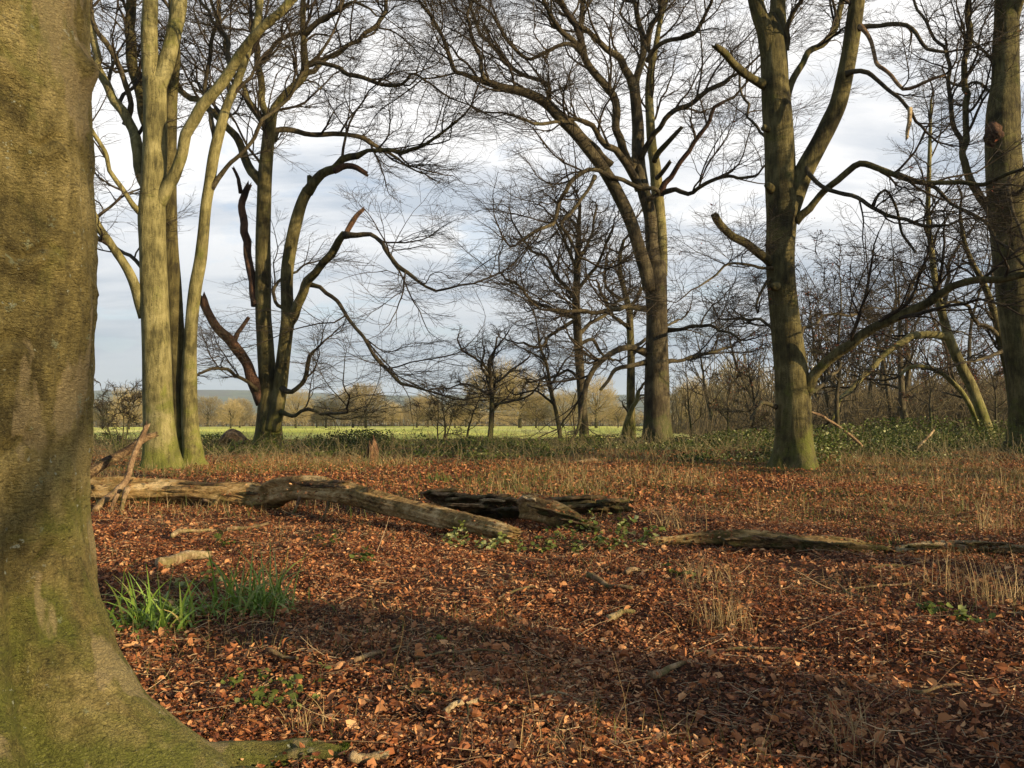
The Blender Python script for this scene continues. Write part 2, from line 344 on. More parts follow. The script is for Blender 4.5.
# ground material: forest soil near, rough grass, then woods on the hills
def ground_material():
    m, nt, b = newmat('forest_floor', 0.95, 0.1)
    geo = N(nt, 'ShaderNodeNewGeometry'); pos = geo.outputs['Position']
    a = noise(nt, pos, 22, 6, 0.7); c = noise(nt, pos, 0.5, 4, 0.6)
    soil = ramp(nt, [(0.35, (0.018, 0.011, 0.007)), (0.55, (0.06, 0.026, 0.013)), (0.7, (0.14, 0.055, 0.022))], a)
    gr = ramp(nt, [(0.35, (0.05, 0.055, 0.018)), (0.65, (0.12, 0.10, 0.04))], a)
    ln = N(nt, 'ShaderNodeVectorMath', operation='LENGTH'); LK(nt, pos, ln.inputs[0]); r = ln.outputs['Value']
    f1 = mth(nt, 'MULTIPLY', mth(nt, 'SUBTRACT', mth(nt, 'ADD', mth(nt, 'DIVIDE', r, 14.0), c), 2.0), 1.2, True)
    c1 = mixc(nt, f1, soil.outputs[0], gr.outputs[0])
    far = ramp(nt, [(0.40, (0.055, 0.06, 0.03)), (0.50, (0.10, 0.12, 0.04)), (0.62, (0.08, 0.065, 0.04))], noise(nt, pos, 0.006, 5, 0.6), 'LINEAR')
    f2 = mth(nt, 'MULTIPLY', mth(nt, 'SUBTRACT', r, 240.0), 0.01, True)
    c2 = mixc(nt, f2, c1, far.outputs[0]); LK(nt, c2, b.inputs['Base Color'])
    bp = N(nt, 'ShaderNodeBump', ins={'Strength': 0.8, 'Distance': 0.03}); LK(nt, a, bp.inputs['Height']); LK(nt, bp.outputs[0], b.inputs['Normal'])
    return m
def field_material():
    m, nt, b = newmat('pasture', 0.9, 0.1)
    geo = N(nt, 'ShaderNodeNewGeometry'); pos = geo.outputs['Position']
    a = noise(nt, pos, 0.06, 6, 0.65, 0.0, (1, 0.35, 1))
    r = ramp(nt, [(0.40, (0.40, 0.43, 0.06)), (0.5, (0.60, 0.60, 0.12)), (0.60, (0.70, 0.64, 0.20))], a)
    LK(nt, r.outputs[0], b.inputs['Base Color'])
    return m

# ------------------------------------------------------------------ ground
na, nr = 720, 480
rad = np.concatenate([[0.0], np.geomspace(0.6, 28, 300), np.geomspace(29, 7500, nr - 300)])
th = np.linspace(0, 2 * PI, na, endpoint=False)
TH, RR = np.meshgrid(th, rad[1:]); X = RR * np.cos(TH); Y = RR * np.sin(TH)
V = np.stack([X, Y, ground_z(X, Y)], -1).reshape(-1, 3)
V = np.vstack([V, [0, 0, float(ground_z(0, 0))]])
i = np.arange(nr - 1)[:, None]; j = np.arange(na)[None, :]; j2 = (j + 1) % na
Q = np.stack([i * na + j, i * na + j2, (i + 1) * na + j2, (i + 1) * na + j], -1).reshape(-1, 4)
T = np.stack([np.arange(na), (np.arange(na) + 1) % na, np.full(na, len(V) - 1)], -1)[:, ::-1]
T = T[:, ::-1]
o = MB().add(V, Q, T).build('ground', ground_material()); tag(o, kind='structure')
# field: a sheet following the ground
gx = np.linspace(-190, 190, 90); gy = np.linspace(47, 222, 70)
GX, GY = np.meshgrid(gx, gy); GYY = GY + 5 * np.sin(GX * 0.05) * (GY < 120)
V = np.stack([GX, GYY, ground_z(GX, GYY) + 0.05], -1).reshape(-1, 3)
i = np.arange(69)[:, None]; j = np.arange(89)[None, :]
Q = np.stack([i * 90 + j, i * 90 + j + 1, (i + 1) * 90 + j + 1, (i + 1) * 90 + j], -1).reshape(-1, 4)
o = MB().add(V, Q).build('field', field_material()); tag(o, kind='structure')

# ------------------------------------------------------------------ leaf / blade scatterers
def leaves(P, size, tilt, tint, g, fold=0.35, aspect=0.55):
    """folded oval leaves: 8 verts, 2 tris + 2 quads"""
    n = len(P); size = np.broadcast_to(size, (n,))
    yaw = g.uniform(0, 2 * PI, n)
    nrm = norm(np.stack([g.normal(0, 1, n) * tilt, g.normal(0, 1, n) * tilt, np.ones(n)], -1))
    d = np.stack([np.cos(yaw), np.sin(yaw), np.zeros(n)], -1); d = norm(d - nrm * np.sum(d * nrm, -1, keepdims=True)); s = np.cross(nrm, d)
    f = g.uniform(-fold, fold * 1.6, n); c = g.uniform(-0.25, 0.35, n)
    def pt(u, v, w): return P + size[:, None] * (d * u + s * v + nrm * (w[:, None] if not np.isscalar(w) else w))
    a = aspect * 0.5
    V = np.stack([pt(-0.5, 0, c * 0.5), pt(-0.15, a, f * a), pt(0.25, a * 0.8, f * a), pt(0.55, 0, c), pt(0.25, -a * 0.8, f * a), pt(-0.15, -a, f * a), pt(-0.1, 0, 0.0), pt(0.25, 0, c * 0.2)], 1)
    b = np.arange(n)[:, None] * 8
    Q = np.concatenate([b + np.array([[6, 7, 2, 1]]), b + np.array([[6, 5, 4, 7]])])
    T = np.concatenate([b + np.array([[0, 6, 1]]), b + np.array([[0, 5, 6]]), b + np.array([[7, 3, 2]]), b + np.array([[7, 4, 3]])])
    return V.reshape(-1, 3), Q, T, np.repeat(tint, 8)
def blades(P, h, wd, lean, tint, g, k=3, bend=0.6):
    n = len(P); h = np.broadcast_to(h, (n,)); az = g.uniform(0, 2 * PI, n); l = np.abs(g.normal(0, lean, n)) + 0.03
    dh = np.stack([np.cos(az), np.sin(az), np.zeros(n)], -1); s = np.stack([-np.sin(az), np.cos(az), np.zeros(n)], -1)
    rot = g.uniform(0, PI, n)[:, None]; s = s * np.cos(rot) + dh * np.sin(rot)
    rows = []
    for i in range(k + 1):
        t = i / k
        ang = l * (0.4 + t * bend * 1.6)
        c = P + h[:, None] * t * (dh * np.sin(ang)[:, None] + np.array([0, 0, 1]) * np.cos(ang)[:, None])
        ww = (wd * (1 - t ** 1.6) + wd * 0.06)
        ww = np.broadcast_to(ww, (n,))[:, None]
        rows += [c - s * ww * 0.5, c + s * ww * 0.5]
    V = np.stack(rows, 1); b = np.arange(n)[:, None] * (2 * (k + 1))
    Q = np.concatenate([b + np.array([[2 * i, 2 * i + 1, 2 * i + 3, 2 * i + 2]]) for i in range(k)])
    return V.reshape(-1, 3), Q, None, np.repeat(tint, 2 * (k + 1))
def scatter(n, y0, y1, g, power=1.0, margin=1.12, x0=None, x1=None):
    """n points inside the seen wedge between depths y0 and y1 (power>1: denser near)"""
    u = g.uniform(0, 1, n)
    a = 2 - power
    y = (y0 ** a + u * (y1 ** a - y0 ** a)) ** (1 / a) if abs(a) > 1e-3 else y0 * (y1 / y0) ** u
    x = g.uniform(-1, 1, n) * (512 / F) * y * margin + g.normal(0, 0.3, n)
    return x, y

# =================================================================== TREES
PXM = lambda Y: Y / F
def limb_path(pts, Y0, Y1, step=6.0, wob=0.0, seed=0):
    """pixel polyline (px,py,w) -> real path and radii, its depth running from Y0 to Y1"""
    A = np.array(pts, float); d = np.concatenate([[0], np.cumsum(np.hypot(np.diff(A[:, 0]), np.diff(A[:, 1])))])
    Ys = Y0 + (Y1 - Y0) * (d / d[-1]) ** 1.1
    P = np.array([np.append(unp(a[0], a[1], y), a[2] * y / F / 2) for a, y in zip(A, Ys)])
    n = max(5, int(d[-1] / step) + 2)
    C = catmull(P, n)
    if wob:
        g = np.random.default_rng(seed); s = np.linspace(0, 1, n) * d[-1] / 22
        for ax in range(3): C[:, ax] += wob * C[:, 3].mean() * np.sin(s * g.uniform(0.7, 1.3) + g.uniform(0, 6)) * np.minimum(np.linspace(0, 6, n), 1)
    return C[:, :3], C[:, 3]
def resamp(P, Rr, k):
    s = np.concatenate([[0], np.cumsum(np.linalg.norm(np.diff(P, axis=0), axis=1))]); t = np.linspace(0, s[-1], k)
    return np.stack([np.interp(t, s, P[:, a]) for a in range(3)], -1), np.interp(t, s, Rr), s[-1]
def crown_from(limbs, g, dens=1.0, L1=2.6, rmin=0.006, flat=0.5, up=0.12, levels=4, wig=0.19, droop=0.0, maxr1=0.06, mult=(6, 6, 3), tint=False):
    """branches, side shoots and sprays of twigs growing from the limbs given as (P, R, t0)"""
    mb = MB(); tips = []
    sets = []
    for (P, Rr, t0) in limbs:
        Pk, Rk, ln = resamp(P, Rr, 25)
        m = max(2, int(ln * dens * (1 - t0)))
        S, D, L, r = spawn(Pk[None], Rk[None], m, g, t0, (0.45, 0.95), 0.85, up, 1.0, 0.5, True, rmin * 2.2, maxr1)
        L = np.clip(L1 * g.uniform(0.45, 1.25, len(L)) * np.clip(ln / 5, 0.45, 1.1), 0.5, 6)
        sets.append((S, D, L, r))
    S, D, L, r = [np.concatenate([s[i] for s in sets]) for i in range(4)]
    P1, R1 = grow(S, D, L, r, 9, wig, (0, 0, 0.05 + up * 0.3 - droop), g, 0.3); R1 = np.maximum(R1, rmin * 1.2)
    tubes(P1, R1, 5, mb)
    S, D, L, r = spawn(P1, R1, mult[0], g, 0.12, (0.45, 0.95), flat, 0.04, 0.62, 0.55, True, rmin * 1.3, 0.03)
    P2, R2 = grow(S, D, L, r, 6, wig * 1.05, (0, 0, 0.03 - droop), g, 0.4); R2 = np.maximum(R2, rmin)
    tubes(P2, R2, 4, mb)
    if levels > 2:
        S, D, L, r = spawn(P2, R2, mult[1], g, 0.12, (0.5, 1.0), flat * 0.7, 0.02, 0.6, 0.7, True, rmin * 0.9, rmin * 1.4)
        P3, R3 = grow(S, D, L, r, 4, wig * 0.9, (0, 0, 0.02), g, 0.6); tubes(P3, R3, 3, mb)
        last = P3
        if levels > 3:
            S, D, L, r = spawn(P3, R3, mult[2], g, 0.2, (0.45, 0.9), flat * 0.6, 0.02, 0.65, 0.8, False, rmin * 0.7, rmin)
            P4, R4 = grow(S, D, np.maximum(L, 0.12), r, 2, wig * 0.7, (0, 0, 0.02), g, 0.7); tubes(P4, R4, 3, mb)
            last = P4
    else: last = P2
    return mb, last
def retained(last, g, frac, size, tint):
    idx = g.random(len(last)) < frac; P = last[idx, -1]
    P = np.repeat(P, 2, 0) + g.normal(0, size * 0.8, (len(P) * 2, 3))
    mb = MB(); V, Q, T, tt = leaves(P, g.uniform(0.7, 1.3, len(P)) * size, 1.0, g.uniform(0, 1, len(P)), g); mb.add(V, Q, T, tt); return mb

def traced_tree(name, label, Y, base_px, stems, limbs, mat, seed, group=None, dens=1.0, L1=2.6, rmin=0.006, crown_kw=dict(mult=(7, 7, 3)), extra=None, tall=None):
    """stems: list of dict(pts, off, mat, label, name, flare); limbs: same, each its own part."""
    g = np.random.default_rng(seed)
    loc = groundat(base_px, Y); gz = loc[2]
    root = thing(name, loc, label, 'tree', group)
    grow_on = []
    for q, s in enumerate(stems):
        P, Rr = limb_path(s['pts'], Y + s.get('o0', 0), Y + s.get('o1', 0), s.get('step', 5))
        if s.get('root', True):
            z = P[0, 2] - gz
            # carry the foot of the stem down into the soil
            foot = P[0].copy(); foot[2] = gz - 0.12
            if z > -0.1: P = np.vstack([foot, P]); Rr = np.concatenate([[Rr[0] * 1.02], Rr])
            # finer rings through the root flare
            s_ = np.concatenate([[0], np.cumsum(np.linalg.norm(np.diff(P, axis=0), axis=1))])
            t = np.unique(np.concatenate([np.linspace(0, min(2.5, s_[-1] * 0.5), 30), np.arange(min(2.5, s_[-1] * 0.5), s_[-1], 0.16), [s_[-1]]]))
            Rr = np.interp(t, s_, Rr); P = np.stack([np.interp(t, s_, P[:, a]) for a in range(3)], -1)
            fl = (gz, s.get('flare', 0.75))
        else: fl = None
        mb = MB(); tube1(mb, P, Rr, s.get('sides', 28), s.get('amp', 0.055), seed * 7 + q, fl, s.get('jag', 0), 5, 0.5)
        o = mb.build(s.get('name', 'trunk'), M[s.get('mat', mat)], root)
        if s.get('label'): o['label'] = s['label']
        if s.get('grow', None) is not None: grow_on.append((P, Rr, s['grow']))
    for q, s in enumerate(limbs):
        o1 = s.get('o1', g.uniform(-2.5, 3.0)); o0 = s.get('o0', 0)
        P, Rr = limb_path(s['pts'], Y + o0, Y + o1, 6, s.get('wob', 0.5), seed + q)
        d = np.concatenate([[0], np.cumsum(np.linalg.norm(np.diff(P, axis=0), axis=1))])
        stubby = s.get('grow', 0.2) is None and d[-1] < 2.2
        # beech limbs kink every half metre or so
        nk = max(3, int(d[-1] / 0.5)); kn = g.normal(0, 1, (nk + 1, 3)); kn[0] = 0
        amp_ = (0.04 if stubby else 0.055) * min(1, Y / 25); kk_ = np.stack([np.interp(d, np.linspace(0, d[-1], nk + 1), kn[:, a]) for a in range(3)], -1)
        P = P + kk_ * amp_
        Rr = Rr * (0.92 if stubby else 0.88 + 0.30 * np.exp(-d / (Rr[0] * 2.5)))     # branch collar
        mb = MB(); tube1(mb, P, Rr, s.get('sides', 12), 0.07, seed * 13 + q, None, s.get('jag', 0))
        thin = s['pts'][0][2] < 7.5 and 'mat' not in s  # thin limbs get darker bark: their dark look against the sky is coloured in
        o = mb.build(s.get('name', 'limb'), M['bark_dark' if thin else s.get('mat', mat)], root)
        if s.get('label'): o['label'] = s['label']
        if s.get('grow', 0.2) is not None: grow_on.append((P, Rr, s.get('grow', 0.2)))
        if s.get('tipmat'):
            mb = MB(); tube1(mb, P[-4:] + 0.0, Rr[-4:] * 1.12, 10, 0.15, seed + q, None, 2.0); o2 = mb.build('broken_end', M[s['tipmat']], o)
            o2.matrix_parent_inverse = Matrix_inv(root)
            o2['label'] = 'split wood at the broken end'
    kw = dict(dens=dens * 1.75, L1=L1 * 1.25, rmin=rmin * 0.86); kw.update(crown_kw)
    mb, last = crown_from(grow_on, g, **kw)
    mb.build('crown', M['branch'], root)
    if extra: extra(root, last, g)
    return root

# ---- left pale beech (largest stem of the left clump)
def leafy(fr, size=0.07):
    def f(root, last, g): retained(last, g, fr, size, None).build('dry_leaves', M['copper'], root)
    return f
D_ = dict
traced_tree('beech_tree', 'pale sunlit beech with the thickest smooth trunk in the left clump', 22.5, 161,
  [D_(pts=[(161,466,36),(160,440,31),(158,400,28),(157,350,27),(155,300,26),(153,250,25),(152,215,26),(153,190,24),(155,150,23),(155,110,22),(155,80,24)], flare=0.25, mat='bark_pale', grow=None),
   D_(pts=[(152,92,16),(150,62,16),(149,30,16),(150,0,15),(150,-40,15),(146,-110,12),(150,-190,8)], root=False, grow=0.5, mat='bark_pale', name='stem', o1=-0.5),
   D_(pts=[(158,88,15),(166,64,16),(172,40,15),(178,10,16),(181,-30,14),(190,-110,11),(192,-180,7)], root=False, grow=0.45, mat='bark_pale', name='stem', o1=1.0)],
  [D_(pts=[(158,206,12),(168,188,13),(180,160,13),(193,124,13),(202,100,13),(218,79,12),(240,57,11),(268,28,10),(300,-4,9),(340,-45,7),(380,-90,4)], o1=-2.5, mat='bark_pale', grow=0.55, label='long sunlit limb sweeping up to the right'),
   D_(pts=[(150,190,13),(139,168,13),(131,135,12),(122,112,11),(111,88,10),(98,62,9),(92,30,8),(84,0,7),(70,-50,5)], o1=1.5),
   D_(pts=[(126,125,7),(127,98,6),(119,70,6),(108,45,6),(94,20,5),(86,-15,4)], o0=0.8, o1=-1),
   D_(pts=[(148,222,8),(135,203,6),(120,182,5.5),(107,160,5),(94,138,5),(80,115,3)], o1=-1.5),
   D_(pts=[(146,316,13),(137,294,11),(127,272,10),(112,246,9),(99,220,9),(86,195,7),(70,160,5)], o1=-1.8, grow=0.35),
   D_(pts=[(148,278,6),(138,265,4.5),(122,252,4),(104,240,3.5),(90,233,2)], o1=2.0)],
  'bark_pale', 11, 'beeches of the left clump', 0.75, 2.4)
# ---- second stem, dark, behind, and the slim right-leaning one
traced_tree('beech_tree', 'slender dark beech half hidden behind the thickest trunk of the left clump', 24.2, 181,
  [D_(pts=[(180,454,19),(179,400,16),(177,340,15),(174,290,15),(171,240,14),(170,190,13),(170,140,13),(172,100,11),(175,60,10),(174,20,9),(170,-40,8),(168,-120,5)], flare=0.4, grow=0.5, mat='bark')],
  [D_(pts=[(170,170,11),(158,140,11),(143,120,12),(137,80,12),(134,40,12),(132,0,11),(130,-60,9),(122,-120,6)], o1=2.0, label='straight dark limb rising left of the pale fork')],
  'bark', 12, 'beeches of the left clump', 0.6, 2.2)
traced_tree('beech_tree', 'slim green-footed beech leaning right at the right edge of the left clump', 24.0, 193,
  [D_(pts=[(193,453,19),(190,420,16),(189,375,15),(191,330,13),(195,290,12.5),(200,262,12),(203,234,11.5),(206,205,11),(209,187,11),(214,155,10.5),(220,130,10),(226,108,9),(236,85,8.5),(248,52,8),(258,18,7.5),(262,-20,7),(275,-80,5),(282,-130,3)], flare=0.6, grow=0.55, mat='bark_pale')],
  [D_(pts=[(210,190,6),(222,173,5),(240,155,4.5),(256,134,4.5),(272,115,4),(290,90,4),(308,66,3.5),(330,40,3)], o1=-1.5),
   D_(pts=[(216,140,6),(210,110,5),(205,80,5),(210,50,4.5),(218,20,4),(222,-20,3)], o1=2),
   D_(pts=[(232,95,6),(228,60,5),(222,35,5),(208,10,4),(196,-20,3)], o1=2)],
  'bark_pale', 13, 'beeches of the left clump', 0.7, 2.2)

# ---- many-stemmed beech with dead limbs
traced_tree('beech_tree', 'many-stemmed beech with broken dead limbs, second cluster from the left', 32.5, 268,
  [D_(pts=[(268,446,28),(269,425,25),(270,400,22),(268,375,18),(265,340,16),(263,312,15),(263,281,15),(263,240,14.5),(264,200,14),(265,175,14),(267,150,13),(270,125,12),(274,110,9),(284,96,8),(297,84,8),(305,72,9),(304,50,7),(303,20,6),(303,-20,5),(300,-70,3)], flare=0.5, grow=0.5),
   D_(pts=[(273,430,16),(279,395,14),(283,360,14),(286,335,14),(288,318,14),(287,295,12),(287,272,12),(291,245,12),(296,222,12),(302,202,11),(308,190,11)], root=False, name='stem', grow=None, o0=-0.3, o1=-0.6)],
  [D_(pts=[(308,192,10),(316,181,10),(328,173,10),(341,163,9),(352,156,8),(364,151,5),(378,150,5),(392,151,5),(404,152,5),(420,148,4),(436,138,3.5),(456,122,3)], o0=-0.6, o1=-3.5, grow=0.25, label='arching limb with hanging twigs'),
   D_(pts=[(308,194,9),(309,186,7),(309,177,6)], o0=-0.6, o1=-0.7, grow=None, jag=1.2, name='stub'),
   D_(pts=[(334,171,7),(344,166,7),(355,166,6),(367,173,5)], o0=-1.2, o1=-1.6, grow=None, jag=1.5, mat='dead_bark', name='stub'),
   D_(pts=[(286,326,11),(296,308,11),(308,284,10),(321,266,9),(334,250,9),(345,235,8)], o0=-0.3, o1=-2.5, grow=None),
   D_(pts=[(345,236,6),(351,225,6),(356,217,5),(362,211,4)], o0=-2.5, o1=-2.7, grow=None, mat='orange_wood', jag=2.0, name='broken_limb', label='red-brown broken tip'),
   D_(pts=[(345,235,7),(356,234,6),(372,234,5),(384,241,5),(393,255,5),(404,271,5),(418,283,3.5),(438,290,3)], o0=-2.5, o1=-5, grow=0.25),
   D_(pts=[(308,284,5),(322,291,4.5),(336,300,4.5),(348,316,4),(361,334,4),(377,359,4),(395,378,4),(412,388,3)], o0=-1, o1=-4.5, grow=0.35),
   D_(pts=[(264,402,15),(254,385,14),(246,368,12),(238,348,12),(230,332,12),(221,324,10),(213,312,9),(204,298,10)], o1=-1.5, grow=None, jag=1.8, mat='dead_bark', name='broken_limb', label='dead dark trunk snapped off at the top'),
   D_(pts=[(234,342,6),(242,330,4.5),(249,321,4)], o0=-1, o1=-1.2, grow=None, mat='dead_bark', name='stub', jag=1),
   D_(pts=[(257,305,10),(254,280,9),(250,250,9),(246,225,9),(241,205,8),(241,193,8),(247,184,6)], o1=0.8, grow=None, jag=2, mat='dead_bark', tipmat='orange_wood', name='broken_limb', label='dead dark stem with an orange broken end'),
   D_(pts=[(241,193,5),(238,180,4),(234,170,3)], o0=0.7, o1=0.8, grow=None, jag=2, mat='dead_bark', name='stub'),
   D_(pts=[(265,186,11),(257,178,10),(249,162,10),(242,148,9),(236,138,9),(228,128,8),(214,114,8),(197,100,7),(180,90,7),(166,78,6),(140,70,4),(118,74,3)], o1=2.5, grow=0.3, label='dark limb running up to the left'),
   D_(pts=[(271,120,8),(264,105,8),(260,80,8),(257,50,7),(256,20,7),(254,-20,6),(248,-80,4)], o1=2.5),
   D_(pts=[(268,130,9),(256,115,9),(248,104,8),(243,85,6),(232,70,5),(225,45,5),(216,20,4),(206,-20,3)], o1=3.5),
   D_(pts=[(273,140,7),(281,133,6),(292,131,6),(310,134,6),(330,136,6),(350,136,5),(366,138,6),(378,147,4),(398,158,3)], o0=0.3, o1=3, grow=0.3),
   D_(pts=[(280,100,6),(296,86,6),(318,66,6),(345,50,5),(368,33,5),(382,18,5),(388,-5,4),(390,-40,3)], o1=3.5, grow=0.3),
   D_(pts=[(306,66,5),(330,64,5),(350,73,5),(372,82,4.5),(398,85,4),(414,76,3),(430,84,2.5),(450,98,2)], o1=-3, grow=0.3),
   D_(pts=[(304,35,6),(318,25,6),(335,15,5.5),(343,2,5),(352,-30,4),(356,-70,3)], o1=-2),
   D_(pts=[(256,70,6),(270,50,5),(290,35,5),(312,28,4),(340,8,4),(362,3,3),(380,14,2)], o0=2, o1=-1.5),
   D_(pts=[(282,388,6),(292,392,5),(303,380,5),(308,365,5),(316,352,3)], o0=-0.5, o1=-2, grow=0.4),
   D_(pts=[(281,412,5),(294,417,4),(306,409,4),(322,413,3.5),(345,412,3)], o0=-0.5, o1=-3, grow=0.3),
   D_(pts=[(262,395,5),(248,382,4),(232,374,4),(216,368,3.5),(200,375,3)], o1=-3.5, grow=0.2),
   D_(pts=[(289,310,5),(276,306,4),(275,290,4),(283,276,3),(298,270,3)], o1=2, grow=0.3)],
  'bark', 21, None, 0.95, 2.9, 0.007, D_(mult=(8, 7, 4), droop=0.03, flat=0.42))

# ---- centre beech with spreading crown; its shade is put into the dark bark colour
traced_tree('beech_tree', 'broad spreading beech with a many-branched crown, centre right of the clearing', 36.0, 657,
  [D_(pts=[(657,443,27),(657,420,25),(657,390,24),(657,350,22),(657,312,21),(656,285,22),(655,262,21)], flare=0.55, grow=None, mat='bark_dark'),
   D_(pts=[(650,290,14),(645,268,14),(638,245,13),(630,220,13),(618,194,13),(604,170,12),(588,149,11.5),(574,132,11),(560,118,10.5),(548,105,10),(536,97,9.5),(520,91,9),(505,88,8),(490,83,7),(477,79,5.5),(464,74,4.5),(455,71,4.5),(449,55,4.5),(443,38,4),(432,18,3.5),(422,5,3)], root=False, name='stem', o0=-0.2, o1=-4, grow=0.45, mat='bark_dark', label='long stem leaning far to the left'),
   D_(pts=[(656,275,14),(652,245,13),(650,215,13),(644,192,13),(640,170,13),(638,150,13),(638,128,12),(636,105,11),(634,84,11)], root=False, name='stem', o1=0.4, grow=None, mat='bark_dark'),
   D_(pts=[(660,275,14),(661,245,13),(659,215,13),(657,190,12),(655,165,11),(652,148,10),(650,120,9),(649,95,8),(650,75,7),(655,50,6),(660,22,5),(668,-10,5),(674,-60,3)], root=False, name='stem', o0=0.2, o1=2.5, grow=0.4, mat='bark_pale')],
  [D_(pts=[(634,88,9),(624,70,9),(614,55,8),(603,46,7),(590,30,6),(576,22,6),(566,10,5),(556,-10,4),(545,-50,3)], o0=0.4, o1=-2.5),
   D_(pts=[(634,88,8),(640,70,8),(646,52,8),(643,35,7),(636,10,6),(630,-20,5),(622,-70,3)], o0=0.4, o1=2),
   D_(pts=[(645,50,7),(652,30,6),(660,12,6),(664,-15,5),(668,-50,3)], o0=1, o1=-2),
   D_(pts=[(639,150,10),(632,165,10),(622,146,9.5),(613,128,9),(611,100,9),(600,82,9),(588,62,8.5),(582,50,9)], o0=0.2, o1=-1, grow=0.3),
   D_(pts=[(583,52,8),(583,30,7),(584,8,6),(582,-25,5),(576,-70,3)], o0=-1, o1=1.5),
   D_(pts=[(582,52,7),(572,38,6),(558,26,6),(548,10,5),(542,-15,5),(530,-60,3)], o0=-1, o1=-3.5),
   D_(pts=[(580,50,5),(570,45,4.5),(556,48,4.5),(540,54,4),(520,53,4),(505,40,3.5),(495,20,3),(480,5,3)], o0=-1, o1=-4),
   D_(pts=[(640,190,9),(622,160,8),(606,140,7),(590,122,6),(575,118,5),(560,122,4),(540,128,4),(522,122,3)], o1=-3, grow=0.3),
   D_(pts=[(611,165,7),(593,145,6),(575,125,5.5),(560,114,5),(549,103,5),(546,90,5),(535,80,4.5),(517,70,4.5),(503,60,4.5),(495,45,4),(482,32,4),(470,10,3.5),(466,-20,3)], o0=-1, o1=2.5, grow=0.35),
   D_(pts=[(485,80,4.5),(480,62,4),(476,45,4),(470,30,3.5),(470,5,3),(465,-30,2.5)], o0=-3.5, o1=-2.5),
   D_(pts=[(654,162,6),(660,152,6),(668,142,5.5),(675,133,5),(680,127,4)], o1=-1.2, grow=None, jag=1.5, name='stub', mat='bark', label='broken stub pointing up right'),
   D_(pts=[(657,178,5),(664,172,5),(669,167,4.5),(672,163,4)], o1=-1.5, grow=None, jag=1.5, name='stub'),
   D_(pts=[(660,195,7),(668,180,6),(680,162,5.5),(694,143,5.5),(705,128,5),(713,110,4.5),(723,98,3.5)], o1=-2.5, mat='dead_bark', grow=0.4),
   D_(pts=[(640,158,7),(648,145,6),(660,126,6),(674,113,6),(690,106,5.5),(703,97,5.5),(717,87,5),(728,80,4),(742,70,3)], o0=0, o1=-3, grow=0.3),
   D_(pts=[(647,62,5),(655,50,5),(668,42,5),(684,38,5),(697,30,5),(706,15,4),(711,-5,4),(716,-40,3)], o0=1, o1=-2.5, grow=0.3),
   D_(pts=[(659,193,6),(673,191,5.5),(687,196,5),(697,188,4.5),(709,182,4.5),(722,177,4),(736,176,3.5),(752,178,3)], o1=-3.5, grow=0.25),
   D_(pts=[(646,200,5),(660,192,5),(644,186,5),(620,178,5),(600,174,5),(585,172,5),(570,184,5),(561,203,5),(555,220,4.5),(543,228,4),(530,234,4),(518,244,3)], o0=-0.5, o1=-4, grow=0.4),
   D_(pts=[(595,176,4.5),(588,190,4),(578,202,4),(562,225,4),(568,240,3.5),(576,256,3)], o0=-2, o1=-3.5),
   D_(pts=[(648,353,8),(638,349,7),(628,349,7),(614,353,7),(602,361,6.5),(593,370,6),(587,380,6),(583,398,5)], o1=-2.5, grow=0.3, label='low limb arching down to the left'),
   D_(pts=[(648,362,6),(634,364,5),(619,367,5),(610,378,4),(600,390,3.5)], o1=-2, grow=None, jag=1),
   D_(pts=[(648,309,7),(636,307,6),(620,310,5.5),(600,313,5),(580,311,4.5),(560,312,4),(545,308,3)], o1=-3, grow=0.25),
   D_(pts=[(667,330,5),(680,328,4),(700,327,4),(722,330,3),(740,340,2.5)], o1=-4, grow=0.15),
   D_(pts=[(666,362,5),(684,358,4),(704,352,4),(730,348,3)], o1=3, grow=0.2)],
  'bark_dark', 31, None, 1.0, 2.8, 0.007, D_(mult=(8, 7, 4), flat=0.42))

